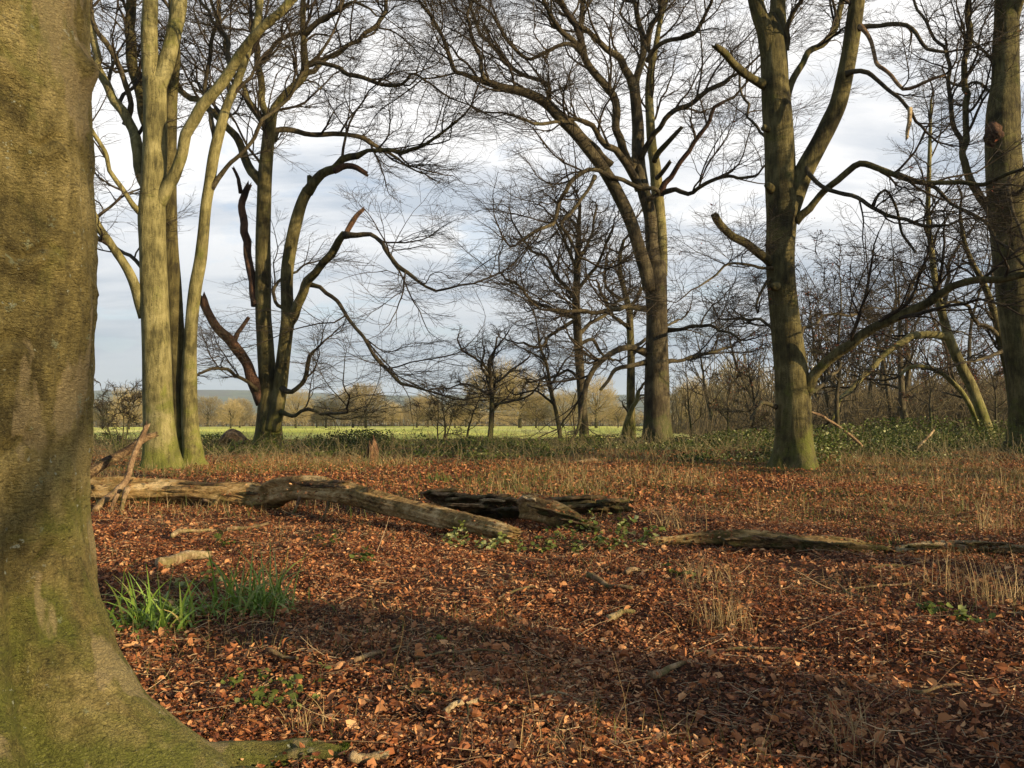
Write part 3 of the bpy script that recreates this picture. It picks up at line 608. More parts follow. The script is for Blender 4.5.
# ---- right beech
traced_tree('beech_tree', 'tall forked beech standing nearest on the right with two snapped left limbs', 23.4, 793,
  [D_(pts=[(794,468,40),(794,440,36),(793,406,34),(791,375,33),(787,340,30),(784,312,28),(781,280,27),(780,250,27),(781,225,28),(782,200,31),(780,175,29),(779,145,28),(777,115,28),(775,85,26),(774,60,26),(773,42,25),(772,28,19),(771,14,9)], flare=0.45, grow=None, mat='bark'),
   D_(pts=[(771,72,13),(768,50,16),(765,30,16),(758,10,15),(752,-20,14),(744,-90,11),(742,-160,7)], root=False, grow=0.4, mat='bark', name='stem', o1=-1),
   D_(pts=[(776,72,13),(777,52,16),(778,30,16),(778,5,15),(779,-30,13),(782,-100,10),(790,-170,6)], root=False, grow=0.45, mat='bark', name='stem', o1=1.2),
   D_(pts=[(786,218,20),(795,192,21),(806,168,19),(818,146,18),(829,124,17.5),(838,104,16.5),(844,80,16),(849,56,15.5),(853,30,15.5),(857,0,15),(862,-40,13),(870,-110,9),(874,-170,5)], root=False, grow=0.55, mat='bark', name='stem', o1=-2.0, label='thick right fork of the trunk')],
  [D_(pts=[(770,88,10),(758,80,9.5),(744,70,9),(732,61,8.5),(721,52,8),(712,45,7)], o1=-1.6, grow=None, jag=1.4, tipmat='orange_wood', name='broken_limb', label='upper snapped limb pointing up left'),
   D_(pts=[(773,264,10),(760,256,9.5),(746,246,9.5),(735,239,9),(722,229,9),(711,217,9)], o1=-1.8, grow=None, jag=1.6, tipmat='orange_wood', name='broken_limb', label='lower snapped limb pointing up left'),
   D_(pts=[(772,190,11),(767,189,9),(764,187,7)], o0=-.2, o1=-.35, grow=None, name='knot', jag=.6),
   D_(pts=[(776,286,11),(772,286,9),(769,286,7)], o0=-.3, o1=-.6, grow=None, name='knot', jag=.6),
   D_(pts=[(770,128,9),(765,127,8),(762,125,6)], o0=-.1, o1=-.2, grow=None, name='knot', jag=.6),
   D_(pts=[(771,262,4),(767,250,3.5),(764,244,3)], o1=-0.3, grow=None, name='stub', jag=1),
   D_(pts=[(772,278,4),(766,283,3.5),(760,295,3),(755,312,2.5)], o1=-1.8, grow=0.3),
   D_(pts=[(772,268,3.5),(760,267,3.5),(742,266,3),(728,268,2.8),(712,276,2.5),(700,283,2)], o0=-.2, o1=-3.5, grow=0.2),
   D_(pts=[(786,95,9),(791,86,7.5),(800,68,7),(811,54,7),(823,43,7),(834,24,7),(842,2,6.5),(850,-40,5)], o1=1.8),
   D_(pts=[(785,50,7),(789,36,6),(788,22,5.5),(793,8,5),(801,-4,5),(808,-40,4)], o1=-1.4),
   D_(pts=[(795,221,9),(804,209,8),(819,195,7.5),(832,183,7.5),(846,173,7.5),(860,167,7.5),(872,168,7),(890,173,6.5),(912,178,6),(936,180,5.5),(960,180,5),(990,178,4.5),(1024,173,4),(1060,168,3)], o0=-0.2, o1=-4.5, grow=0.3, label='long horizontal limb reaching right across the far trunk'),
   D_(pts=[(897,174,5),(920,182,4.5),(936,190,4.5),(950,203,4),(968,214,4),(984,226,3.5),(1004,245,3),(1024,268,3)], o0=-2, o1=-4, grow=0.3),
   D_(pts=[(806,168,5),(812,177,5),(825,189,5),(840,195,4.8),(858,199,4.6),(874,207,4.5),(890,216,4.2),(908,223,4.2),(924,226,4),(948,222,3)], o0=-0.4, o1=-3, grow=0.3),
   D_(pts=[(873,206,3.5),(878,196,3.2),(886,192,3.2),(893,203,3),(898,218,3),(904,232,3),(912,245,3),(916,252,3)], o0=-1.6, o1=-2.2, grow=None),
   D_(pts=[(806,390,12),(816,374,11),(829,362,11),(838,352,12),(850,346,11.5),(865,335,11),(880,325,11),(895,315,10.5),(912,307,10),(930,299,9.5),(948,292,9),(973,286,8.5),(1000,281,8),(1030,274,7),(1070,262,5)], o0=-0.2, o1=-5, grow=0.2, label='low mossy limb rising to the right'),
   D_(pts=[(808,394,5),(820,385,4),(829,378,3.5),(842,362,3)], o0=-0.3, o1=1.5),
   D_(pts=[(858,28,6),(868,27,5.5),(880,28,5),(892,28,5),(906,30,5),(914,37,4.5),(924,43,4),(934,48,4),(945,52,3)], o0=-1.6, o1=-3, grow=0.4),
   D_(pts=[(860,26,5),(866,34,5),(871,46,4.5),(875,60,4.5),(880,68,4.5),(890,77,4.2),(896,85,4),(903,91,4),(912,88,4),(924,82,3.8),(945,75,3)], o0=-1.7, o1=-3.4, grow=0.7, mat='stick'),
   D_(pts=[(846,74,6),(856,71,5),(866,73,5),(875,80,4.5),(885,88,4.5),(896,97,4.2),(906,105,4),(912,110,4)], o0=-1.2, o1=-2.8, grow=0.5),
   D_(pts=[(910,108,5),(909,118,4.5),(909,128,4),(908,140,3)], o0=-2.8, o1=-2.9, grow=None, mat='pale_wood', jag=1.5, name='stub', label='pale hanging broken end'),
   D_(pts=[(776,150,4),(766,140,3.5),(752,120,3),(742,96,2.8),(738,70,2.5)], o1=3, grow=0.2),
   D_(pts=[(779,330,4),(765,322,3.5),(745,318,3),(722,320,2.5)], o1=3, grow=0.1),
   D_(pts=[(793,345,4),(804,330,3.5),(820,318,3),(842,312,3),(862,315,2.5)], o1=3, grow=0.1),
   D_(pts=[(778,408,5),(768,402,4.5),(758,412,3.5),(748,426,2.5)], o1=-1.5, grow=0.3)],
  'bark', 41, None, 0.95, 2.1, 0.0055, D_(mult=(8, 7, 4), flat=0.35), leafy(0.008, 0.06))

# ---- far right big beech
def burl(root, last, g):
    P = unp(993, 134, 31 - 0.25); mb = MB()
    u = np.linspace(0, PI, 14); v = np.linspace(0, 2 * PI, 20, endpoint=False); U, Vv = np.meshgrid(u, v)
    r = 0.36 * (1 + 0.25 * sn(U * 5, Vv * 3, 5, 3))
    C = np.stack([P[0] + 0.05 + 0.9 * r * np.sin(U) * np.cos(Vv), P[1] + r * np.sin(U) * np.sin(Vv), P[2] + 1.35 * r * np.cos(U)], -1).reshape(-1, 3)
    i = np.arange(20)[:, None]; j = np.arange(13)[None, :]; i2 = (i + 1) % 20
    Q = np.stack([i * 14 + j, i * 14 + j + 1, i2 * 14 + j + 1, i2 * 14 + j], -1).reshape(-1, 4)
    mb.add(C, Q); mb.build('burl', M['dead_bark'], root)
traced_tree('beech_tree', 'massive beech with a dark burl at the right edge of the photo', 31.0, 1030,
  [D_(pts=[(1034,449,46),(1032,420,40),(1028,380,36),(1022,340,34),(1017,300,34),(1013,260,34),(1009,220,34),(1005,180,34),(1003,140,33),(1004,110,31),(1006,80,25),(1006,50,24),(1007,20,22),(1006,-30,20),(1000,-110,15),(1000,-180,9)], flare=0.5, grow=0.55, mat='bark')],
  [D_(pts=[(1003,232,11),(994,222,10),(986,205,10),(977,190,9.5),(968,176,9),(964,160,8),(962,150,7.5),(965,120,7),(967,90,7),(967,60,6.5),(967,30,6),(968,-10,5),(970,-60,3)], o1=2.5, grow=0.3),
   D_(pts=[(963,150,6),(957,130,5.5),(952,105,5),(948,80,4.5),(943,55,4),(930,30,3.5),(915,0,3)], o0=1, o1=3, grow=0.2),
   D_(pts=[(1012,30,9),(1020,10,8),(1030,-20,7),(1040,-70,4)], o1=-2),
   D_(pts=[(998,100,4),(984,86,3.5),(970,84,3),(950,82,3)], o1=3, grow=0.2),
   D_(pts=[(1015,205,5),(1022,190,4.5),(1030,170,4)], o1=-2, grow=0.2),
   D_(pts=[(1010,178,4),(1004,190,4),(1008,205,4),(1016,220,3.5),(1028,236,3)], o0=-1, o1=-2.5, grow=0.3)],
  'bark', 51, None, 0.8, 2.6, 0.007, D_(mult=(7, 6, 3), flat=0.4), burl)

# ---- leaning trunks of the right-hand thicket
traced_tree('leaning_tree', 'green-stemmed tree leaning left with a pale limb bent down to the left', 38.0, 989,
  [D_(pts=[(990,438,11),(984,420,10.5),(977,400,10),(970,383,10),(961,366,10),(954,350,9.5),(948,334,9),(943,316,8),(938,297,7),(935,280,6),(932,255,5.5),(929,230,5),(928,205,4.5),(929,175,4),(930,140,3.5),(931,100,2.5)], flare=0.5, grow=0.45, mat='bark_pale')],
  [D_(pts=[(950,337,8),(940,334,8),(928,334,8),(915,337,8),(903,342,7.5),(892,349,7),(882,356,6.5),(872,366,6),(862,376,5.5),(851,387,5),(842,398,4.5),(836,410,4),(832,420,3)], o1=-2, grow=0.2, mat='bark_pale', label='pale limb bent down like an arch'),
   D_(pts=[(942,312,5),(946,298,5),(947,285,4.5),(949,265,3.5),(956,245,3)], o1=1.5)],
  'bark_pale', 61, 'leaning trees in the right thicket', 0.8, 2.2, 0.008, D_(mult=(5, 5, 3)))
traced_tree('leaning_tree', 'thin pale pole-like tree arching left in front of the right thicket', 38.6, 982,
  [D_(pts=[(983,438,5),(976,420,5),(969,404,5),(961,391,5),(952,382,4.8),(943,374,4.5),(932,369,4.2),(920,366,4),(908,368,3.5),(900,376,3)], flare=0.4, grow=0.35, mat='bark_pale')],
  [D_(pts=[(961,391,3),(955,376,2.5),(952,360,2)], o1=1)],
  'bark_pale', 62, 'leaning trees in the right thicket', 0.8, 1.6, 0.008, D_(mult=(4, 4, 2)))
traced_tree('leaning_tree', 'slim tree leaning left just beside the massive right-edge beech', 36.0, 1014,
  [D_(pts=[(1015,441,9),(1013,410,9),(1010,380,9),(1005,355,9),(1000,338,8),(996,320,7),(990,300,6.5),(982,280,6),(972,262,5),(964,240,4),(960,215,3)], flare=0.4, grow=0.35, mat='bark')],
  [D_(pts=[(1000,338,5),(990,331,5),(978,326,4.5),(968,309,4),(955,302,3.5),(940,305,3)], o1=-1.5),
   D_(pts=[(1005,350,4),(992,356,4),(978,360,3),(962,362,2.5)], o1=-2)],
  'bark', 63, 'leaning trees in the right thicket', 0.9, 2.0, 0.008, D_(mult=(5, 5, 3)))

# ---- centre background trees
traced_tree('bare_tree', 'upright bare tree with a rounded crown left of the broad centre beech', 42.0, 584,
  [D_(pts=[(585,444,10),(583,415,9.5),(581,385,9),(579,355,9),(577,325,8.5),(576,300,8),(577,275,7),(578,250,6),(579,225,4),(580,205,3)], flare=0.5, grow=0.45, mat='bark_dark')],
  [D_(pts=[(577,318,5),(560,313,4.5),(545,306,4),(530,300,3.5),(518,285,3),(505,278,2.5)], o1=-1.5),
   D_(pts=[(577,300,5),(563,285,4.5),(552,270,4),(545,255,3.5),(530,248,3),(520,232,2.5)], o1=2),
   D_(pts=[(577,290,4),(590,275,4),(600,262,3.5),(606,245,3),(612,230,2.5)], o1=-2),
   D_(pts=[(578,335,5),(588,325,4),(600,318,4),(612,305,3.5),(622,300,3)], o1=1.5),
   D_(pts=[(577,270,4),(567,250,3.5),(560,232,3),(555,215,2.5)], o1=-2),
   D_(pts=[(578,262,4),(588,245,3.5),(592,225,3),(596,208,2.5)], o1=2),
   D_(pts=[(576,320,4),(562,328,4),(548,338,3.5),(536,346,3),(526,342,2.5)], o1=-2),
   D_(pts=[(579,345,4),(592,338,4),(600,352,3.5),(612,358,3)], o1=2.5),
   D_(pts=[(580,380,3.5),(566,372,3),(548,378,3),(535,382,2.5)], o1=2)],
  'bark_dark', 71, None, 1.5, 2.4, 0.009, D_(mult=(6, 5, 2), wig=0.32))
traced_tree('bare_tree', 'crooked bare tree just left of the broad centre beech trunk', 47.0, 631,
  [D_(pts=[(632,438,8),(631,410,8),(631,380,8),(631,350,7.5),(630,325,7),(629,308,6),(624,290,5),(620,272,4.5),(620,255,4),(624,240,3)], flare=0.5, grow=0.4, mat='bark')],
  [D_(pts=[(630,312,5),(638,295,4),(644,280,4),(646,262,3)], o1=2),
   D_(pts=[(630,330,4),(616,320,4),(606,302,3.5),(600,285,3)], o1=-2),
   D_(pts=[(631,350,4),(645,340,4),(660,330,3),(680,318,2.5)], o1=3),
   D_(pts=[(631,425,6),(622,440,6),(626,420,6),(636,405,5),(640,392,4)], o1=-1, grow=0.6, mat='bark_pale'),
   D_(pts=[(622,300,4),(610,290,3.5),(604,272,3),(606,255,2.5)], o1=1)],
  'bark', 72, None, 1.4, 2.4, 0.009, D_(mult=(6, 5, 2), wig=0.32))
traced_tree('bare_tree', 'small round-headed bare tree alone before the field, left of centre', 40.0, 490,
  [D_(pts=[(490,443,6),(491,425,5),(492,405,5),(491,388,4.5),(490,372,4),(489,360,3)], flare=0.5, grow=0.3, mat='bark_dark')],
  [D_(pts=[(490,372,3),(478,362,2.5),(466,352,2.2),(457,342,2)], o1=-1), D_(pts=[(490,366,3),(494,352,2.5),(498,338,2)], o1=1.5),
   D_(pts=[(491,385,3),(505,375,2.5),(517,366,2.2),(528,358,2)], o1=1), D_(pts=[(491,396,3),(478,390,2.5),(464,384,2.2),(452,388,1.8)], o1=1),
   D_(pts=[(492,405,3),(508,402,2.5),(524,397,2.2),(540,386,1.8)], o1=-1), D_(pts=[(491,378,3),(482,368,2.5),(484,352,2)], o1=-1.5)],
  'bark_dark', 73, None, 1.6, 1.7, 0.008, D_(mult=(6, 5, 2), wig=0.22))
traced_tree('bare_tree', 'thin whippy bare tree with a curved stem left of the upright crowned tree', 40.5, 560,
  [D_(pts=[(561,444,5),(559,428,4.5),(556,412,4),(552,395,4),(549,378,3.5),(546,362,3),(540,347,2.5),(538,330,2)], flare=0.4, grow=0.3, mat='bark_dark')],
  [D_(pts=[(555,405,3),(545,396,2.5),(532,390,2.2),(518,394,2)], o1=1), D_(pts=[(550,385,2.5),(558,372,2.2),(566,360,2)], o1=-1),
   D_(pts=[(546,362,2.5),(535,355,2.2),(522,350,2)], o1=-1)],
  'bark_dark', 74, None, 1.3, 1.5, 0.008, D_(mult=(5, 5, 2)))

# ---- procedurally grown free-standing bare trees
def wild_tree(name, label, x, y, H, r0, spread, seed, mat='bark_dark', group=None, rmin=0.012, stems=1, lean=0.12, lim=9, mult=(5, 4, 2), levels=4, tint=None, dry=0.0, cat='tree', low=0.3, crownmat='branch', L1=None):
    g = np.random.default_rng(seed); gz = float(ground_z(x, y))
    root = thing(name, (x, y, gz), label, cat, group); grow_on = []
    for s in range(stems):
        k = 10; a = g.uniform(0, 2 * PI); l = lean * (1 if stems == 1 else 2.2) * g.uniform(0.5, 1.3)
        S = np.array([[x + 0.1 * math.cos(a) * (stems > 1), y + 0.1 * math.sin(a) * (stems > 1), gz - 0.1]])
        P, Rr = grow(S, np.array([[l * math.cos(a), l * math.sin(a), 1.0]]), np.array([H * (0.92 if s else 1.0)]), np.array([r0 * (0.75 if s else 1)]), k, 0.10, (0, 0, 0.06), g, 0.16)
        C = catmull(np.hstack([P[0], Rr[0][:, None]]), 26); mb = MB()
        tube1(mb, C[:, :3], np.maximum(C[:, 3], rmin), 10, 0.06, seed + s, (gz, 0.5)); mb.build('trunk', M[mat], root)
        grow_on.append((C[:, :3], C[:, 3], 0.55))
        n = lim; t = np.linspace(low, 0.9, n) + g.uniform(-0.03, 0.03, n)
        for q in range(n):
            i = int(t[q] * 25); az = q * 2.4 + g.uniform(-0.5, 0.5); el = 0.25 + 0.7 * t[q]
            L = spread * (1.15 - 0.65 * (t[q] - low)) * g.uniform(0.75, 1.15)
            P2, R2 = grow(C[i:i + 1, :3], np.array([[math.cos(az), math.sin(az), el]]), np.array([L]), np.array([C[i, 3] * 0.5]), 9, 0.2, (0, 0, 0.06), g, 0.25)
            mb = MB(); tubes(P2, np.maximum(R2, rmin), 6, mb); mb.build('limb', M[crownmat if tint is not None else mat], root); grow_on.append((P2[0], R2[0], 0.15))
    kw = dict(dens=1.5 * 4 / max(H, 4), L1=L1 or H * 0.26, rmin=rmin, mult=mult, levels=levels, wig=0.24)
    mb, last = crown_from(grow_on, g, **kw)
    if tint is not None: mb.att = [np.full(len(a), 0.0) + np.clip(tint + 0.15 * g.normal(), 0, 1) for a in mb.att]
    mb.build('crown', M[crownmat], root)
    if dry: retained(last, g, dry, 0.085, None).build('dry_leaves', M['copper'], root)
    return root
def wt(px, Y, H, *a, **k): return a, k
W = [ # label, px, Y, H, r0, spread, seed, kwargs
 ('low twiggy bare sapling nearest the field, left of the small round-headed tree', 466, 41, 3.2, 0.06, 1.5, 101, {}),
 ('short multi-stemmed thorn bush, leftmost of the small trees before the field', 441, 40, 2.6, 0.06, 1.4, 102, dict(stems=3)),
 ('small dark leafless thorn bush right of the foreground trunk', 117, 30, 2.3, 0.05, 1.1, 103, dict(stems=3)),
 ('little bare tree with a forked stem between the broad beech and the forked beech', 728, 40, 3.6, 0.07, 1.8, 104, dict(dry=0.10)),
 ('reddish young tree still holding dry leaves close left of the forked beech', 748, 36, 4.2, 0.07, 1.9, 105, dict(dry=0.16)),
 ('thin bare sapling just right of the broad centre beech', 690, 44, 4.6, 0.07, 1.6, 106, {}),
]
for lab, px, Yd, H, r0, spr, sd, kw in W:
    wild_tree('bare_sapling' if H > 3 else 'thorn_bush', lab, xat(px, Yd), Yd, H, r0, spr, sd, group='small bare trees along the field edge', rmin=0.008, cat='tree' if H > 3 else 'bush', **{**dict(lim=6, mult=(5, 4, 2), low=0.2), **kw})
# right thicket trees
TH_ = [('copper-leaved young beech under the low mossy limb', 838, 34, 7.0, 0.11, 3.2, 201, dict(dry=0.22, lim=10)),
 ('dark crooked tree behind the arched pale limb', 912, 46, 9.5, 0.24, 3.6, 202, dict(lean=0.3)),
 ('dark forked tree left of the pale leaning pair', 892, 50, 10.5, 0.22, 3.6, 203, dict(stems=2)),
 ('slim dark tree behind the forked beech, right side', 828, 52, 9.5, 0.16, 3.0, 204, {}),
 ('straight thin tree between the forked beech and the dark crooked tree', 862, 56, 12, 0.17, 3.2, 205, {}),
 ('tall thin tree behind the pale leaning pair', 955, 52, 12.5, 0.18, 3.6, 206, {}),
 ('short bushy tree with dry copper leaves between the leaning trees', 930, 43, 5.6, 0.09, 2.6, 207, dict(dry=0.2)),
 ('bushy sapling with dry leaves at the foot of the massive right beech', 998, 42, 4.6, 0.08, 2.2, 208, dict(dry=0.2)),
 ('narrow tree filling the gap left of the massive right beech', 975, 60, 13, 0.2, 4.0, 209, {}),
 ('bare tree with an open crown behind the low mossy limb', 880, 62, 14, 0.22, 4.2, 210, {}),
 ('bare tree standing behind the forked beech trunk on its left', 765, 62, 9.5, 0.18, 3.6, 211, {}),
 ('spindly tree just right of the forked beech trunk', 818, 66, 12, 0.18, 3.8, 212, {}),
 ('dark twisted tree at the back left of the thicket', 845, 72, 11, 0.22, 4, 213, dict(stems=2)),
 ('tree seen past the right side of the massive right beech', 1045, 50, 13, 0.22, 4, 214, {}),
 ('bare tree at the left end of the thicket', 712, 68, 8.5, 0.18, 3.6, 215, {})]
for lab, px, Yd, H, r0, spr, sd, kw in TH_:
    wild_tree('thicket_tree', lab, xat(px, Yd), Yd, H, r0, spr, sd, group='bare trees of the right-hand thicket', rmin=0.011, **{**dict(lim=11, mult=(6, 5, 2), dry=0.012), **kw})

# ---- trees along the far side of the field
g = np.random.default_rng(5)
protos = []
def copy_tree(root, loc, rz, s, label):
    r = root.copy(); COL.objects.link(r); r.location = loc; r.rotation_euler = (0, 0, rz); r.scale = (s, s, s * 0.95); r['label'] = label
    for ch in root.children:
        c = ch.copy(); COL.objects.link(c); c.parent = r; c.matrix_parent_inverse = ch.matrix_parent_inverse.copy()
    return r
FAR = [ # px, Y, scale, proto, label
 (103, 175, 1.0, 2, 'pinkish far tree beside the foreground trunk edge'),
 (124, 190, 0.9, 0, 'far golden-brown tree between the foreground trunk and the left clump'),
 (212, 205, 0.85, 1, 'far brown tree just right of the left clump'),
 (228, 190, 0.9, 0, 'far golden-brown tree in the gap behind the snapped dead trunk'),
 (246, 200, 0.95, 1, 'far brown tree hidden partly by the many-stemmed beech, left side'),
 (296, 200, 0.95, 0, 'far golden tree immediately right of the many-stemmed beech'),
 (312, 185, 1.0, 1, 'far brown round tree, second right of the many-stemmed beech'),
 (330, 195, 1.15, 2, 'far pinkish round tree, tallest above the rotten stump'),
 (350, 190, 1.0, 0, 'far golden tree directly above the rotten stump'),
 (372, 200, 1.0, 1, 'far brown tree slightly right of the stump'),
 (392, 205, 0.95, 0, 'far golden tree between stump and thorn bush'),
 (412, 190, 0.9, 1, 'far brown tree left behind the thorn bush'),
 (432, 200, 0.95, 2, 'far pinkish tree behind the thorn bush'),
 (452, 175, 1.0, 0, 'far golden tree behind the twiggy sapling'),
 (472, 185, 1.15, 1, 'far brown tree left behind the small round-headed tree'),
 (492, 165, 1.35, 2, 'large pinkish round tree behind the small round-headed tree'),
 (515, 175, 1.25, 0, 'large golden tree right behind the small round-headed tree'),
 (540, 195, 1.0, 1, 'far brown tree behind the whippy curved tree'),
 (560, 185, 1.15, 0, 'far golden tree left behind the upright crowned tree'),
 (602, 180, 1.2, 0, 'far golden tree between the upright and the crooked tree'),
 (618, 190, 1.0, 2, 'far pinkish tree behind the crooked bare tree'),
 (684, 150, 1.2, 1, 'far brown tree right of the broad centre beech'),
 (704, 160, 1.1, 0, 'far golden tree in the gap right of the broad beech'),
 (735, 150, 1.2, 2, 'far pinkish tree behind the copper-leaved sapling'),
 (760, 145, 1.2, 0, 'far golden tree seen left of the forked beech')]
first = {}
def dome_tree(label, x, y, H, Rc, seed, tint):
    """hazy far tree: short trunk, forking limbs and a domed mass of fine shoots"""
    g = np.random.default_rng(seed); gz = float(ground_z(x, y)); root = thing('distant_tree', (x, y, gz), label, 'tree', 'bare trees along the far side of the field')
    mb = MB(); tube1(mb, np.array([[x, y, gz - .2], [x, y, gz + H * .15], [x + .1, y, gz + H * .3], [x, y, gz + H * .5], [x, y + .1, gz + H * .75]]), [.36, .28, .24, .16, .06], 8, .06, seed); mb.build('trunk', M['branch'], root)
    n = 16; az = np.arange(n) * 2.4; S = np.column_stack([np.full(n, x), np.full(n, y), gz + H * g.uniform(.18, .5, n)])
    P, Rr = grow(S, np.column_stack([np.cos(az), np.sin(az), g.uniform(.4, 1.6, n)]), g.uniform(.7, 1.0, n) * H * .55, np.full(n, .13), 8, .14, (0, 0, .04), g, .25)
    mb = MB(); tubes(P, Rr, 5, mb); mb.build('limbs', M['branch'], root)
    n = 3900; v = norm(g.normal(0, 1, (n, 3))); rr = g.uniform(0.15, 1, n) ** 0.45 * (1 + .34 * sn(v[:, 0] * 3.2, v[:, 1] * 3.2 + v[:, 2] * 4, seed, 3))
    C = np.column_stack([v[:, 0] * Rc * rr, v[:, 1] * Rc * rr, H * .56 + v[:, 2] * H * .44 * rr]); C[:, 2] = np.maximum(C[:, 2], 0.6)
    D = norm(np.column_stack([v[:, 0], v[:, 1], v[:, 2] * .6 + .6])) + g.normal(0, .35, (n, 3))
    P, Rr = grow(C + [x, y, gz], D, g.uniform(.5, 1.3, n), g.uniform(.018, .04, n), 2, .2, (0, 0, 0), g, .5)
    mb = MB(); tubes(P, Rr, 3, mb, np.clip(g.normal(tint, .15, n), 0, 1)); mb.build('crown', M['far_twig'], root)
    return root
for q, (px, Yd, s, pr, lab) in enumerate(FAR):
    s = s * [0.62, 0.86, 0.7, 0.95, 0.55, 0.78, 1.0][(q * 3) % 7]; Yd = Yd * [1.0, 0.9, 1.08, 0.96][q % 4]; px = px + [0, 5, -4, 3, -6][q % 5]
    x = xat(px, Yd); z = float(ground_z(x, Yd))
    if pr not in first:
        r = dome_tree(lab, x, Yd, 10.0, 4.3, 300 + pr, [0.95, 0.5, 0.75][pr]); first[pr] = r; r.scale = (s, s, s * 0.95)
    else:
        copy_tree(first[pr], (x, Yd, z), g.uniform(0, 6), s, lab)
# far-off woodland masses
def brush(name, n, xs, ys, h, seed, L, r, tint, label, ramp_=0):
    g = np.random.default_rng(seed); x = g.uniform(*xs, n); y = g.uniform(*ys, n)
    top = h * (0.75 + 0.3 * sn(x, y * 0, seed, 3, 0.15)) * (smooth(xs[0], xs[0] + ramp_, x) if ramp_ else 1); z = ground_z(x, y) + top * g.uniform(0.02, 1, n) ** 0.7
    S = np.stack([x, y, z], -1); D = np.stack([g.normal(0, 0.8, n), g.normal(0, 0.8, n), g.normal(0.35, 0.6, n)], -1)
    P, Rr = grow(S, D, g.uniform(0.5, 1.2, n) * L, np.full(n, r), 4, 0.42, (0, 0, 0), g, 0.5); mb = MB(); tubes(P, Rr, 3, mb, np.clip(g.normal(tint, 0.22, n), 0, 1))
    m = n // 25; S = np.stack([g.uniform(*xs, m), g.uniform(*ys, m), np.zeros(m)], -1); S[:, 2] = ground_z(S[:, 0], S[:, 1])
    P, Rr = grow(S, np.stack([g.normal(0, .12, m), g.normal(0, .12, m), np.ones(m)], -1), g.uniform(0.6, 0.95, m) * h, np.full(m, r * 3.2), 7, 0.2, (0, 0, 0), g, 0.3)
    tubes(P, Rr, 5, mb, np.full(m, 0.1))
    o = mb.build(name, M['far_twig']); tag(o, label, 'woodland', kind='stuff'); return o
brush('far_woodland', 27000, (24, 98), (78, 108), 12.5, 401, 2.0, 0.028, 0.15, 'dense brown leafless wood filling the right background', 34)
brush('far_hedge', 26000, (-170, 170), (228, 256), 4.6, 402, 1.8, 0.05, 0.75, 'low golden-brown hedge line along the far side of the field')
brush('thicket_undergrowth', 22000, (11, 54), (46, 76), 5.5, 403, 1.3, 0.013, 0.12, 'tangle of bare brown stems under the right thicket trees', 22)

# ---- trees standing behind the photographer's right shoulder, whose shadows cross the clearing
BK = [(24, -12.5, 0.5, 22, 502, 'second beech behind the camera, farther right'),
      (22.0, 15.5, 0.45, 20, 503, 'beech just outside the right edge of view, level with the forked beech'), (31, -8, 0.55, 23, 504, 'large beech far behind on the right'),
      (19.5, 2.6, 0.3, 17, 505, 'slim beech right of the fallen log clearing'), (15.0, 3.6, 0.22, 14, 506, 'young beech beside the slim one right of the clearing'),
      (27.0, 24.0, 0.5, 22, 507, 'beech out of view right of the broad centre beech'), (31, 18, 0.45, 21, 508, 'beech out of view between two others on the right'),
      (35, 27.5, 0.5, 22, 509, 'beech out of view right of the massive right-edge beech'), (26, 11.5, 0.4, 20, 510, 'beech on the right casting shade on the pale log'),
      (42, 15, 0.5, 23, 511, 'tall beech farthest out of view to the right'), (24.5, 19.5, 0.3, 17, 512, 'thin beech out of view right of the forked beech')]
for x, y, r0, H, sd, lab in BK:
    wild_tree('beech_tree', lab, x, y, H, r0, 5.5, sd, 'bark', 'beeches behind the photographer', rmin=0.012, lim=8, mult=(3, 3, 2), levels=2, low=0.45, L1=2.6)

root = thing('shadow_snag', (9.7, -0.75, float(ground_z(9.7, -0.75))), 'unseen thick beech snag right of the camera, shaped for its shadow', 'tree')  # unseen snag, its height and girth set to cast the shade band
mb = MB(); tube1(mb, catmull(np.array([[9.7, -0.75, -.2], [9.72, -.72, 1.2], [9.68, -.78, 2.4], [9.74, -.7, 3.4], [9.7, -.75, 4.3]]), 40), np.interp(np.arange(40), [0, 30, 39], [.72, .60, .42]), 30, .1, 9, (float(ground_z(9.7, -0.75)), .5), 2.0); mb.build('trunk', M['bark'], root)
g = np.random.default_rng(33); P2, R2 = grow(np.array([[9.7, -.75, 2.6], [9.7, -.75, 3.3], [9.7, -.75, 3.8]]), np.array([[1, .4, .8], [-.3, -1, .9], [-.2, 1, .7]]), np.array([1.8, 1.6, 1.4]), np.array([.12, .1, .09]), 8, .15, (0, 0, .05), g, .3)
for q in range(3): mb = MB(); tubes(P2[q:q + 1], R2[q:q + 1], 10, mb); mb.build('limb', M['bark'], root)

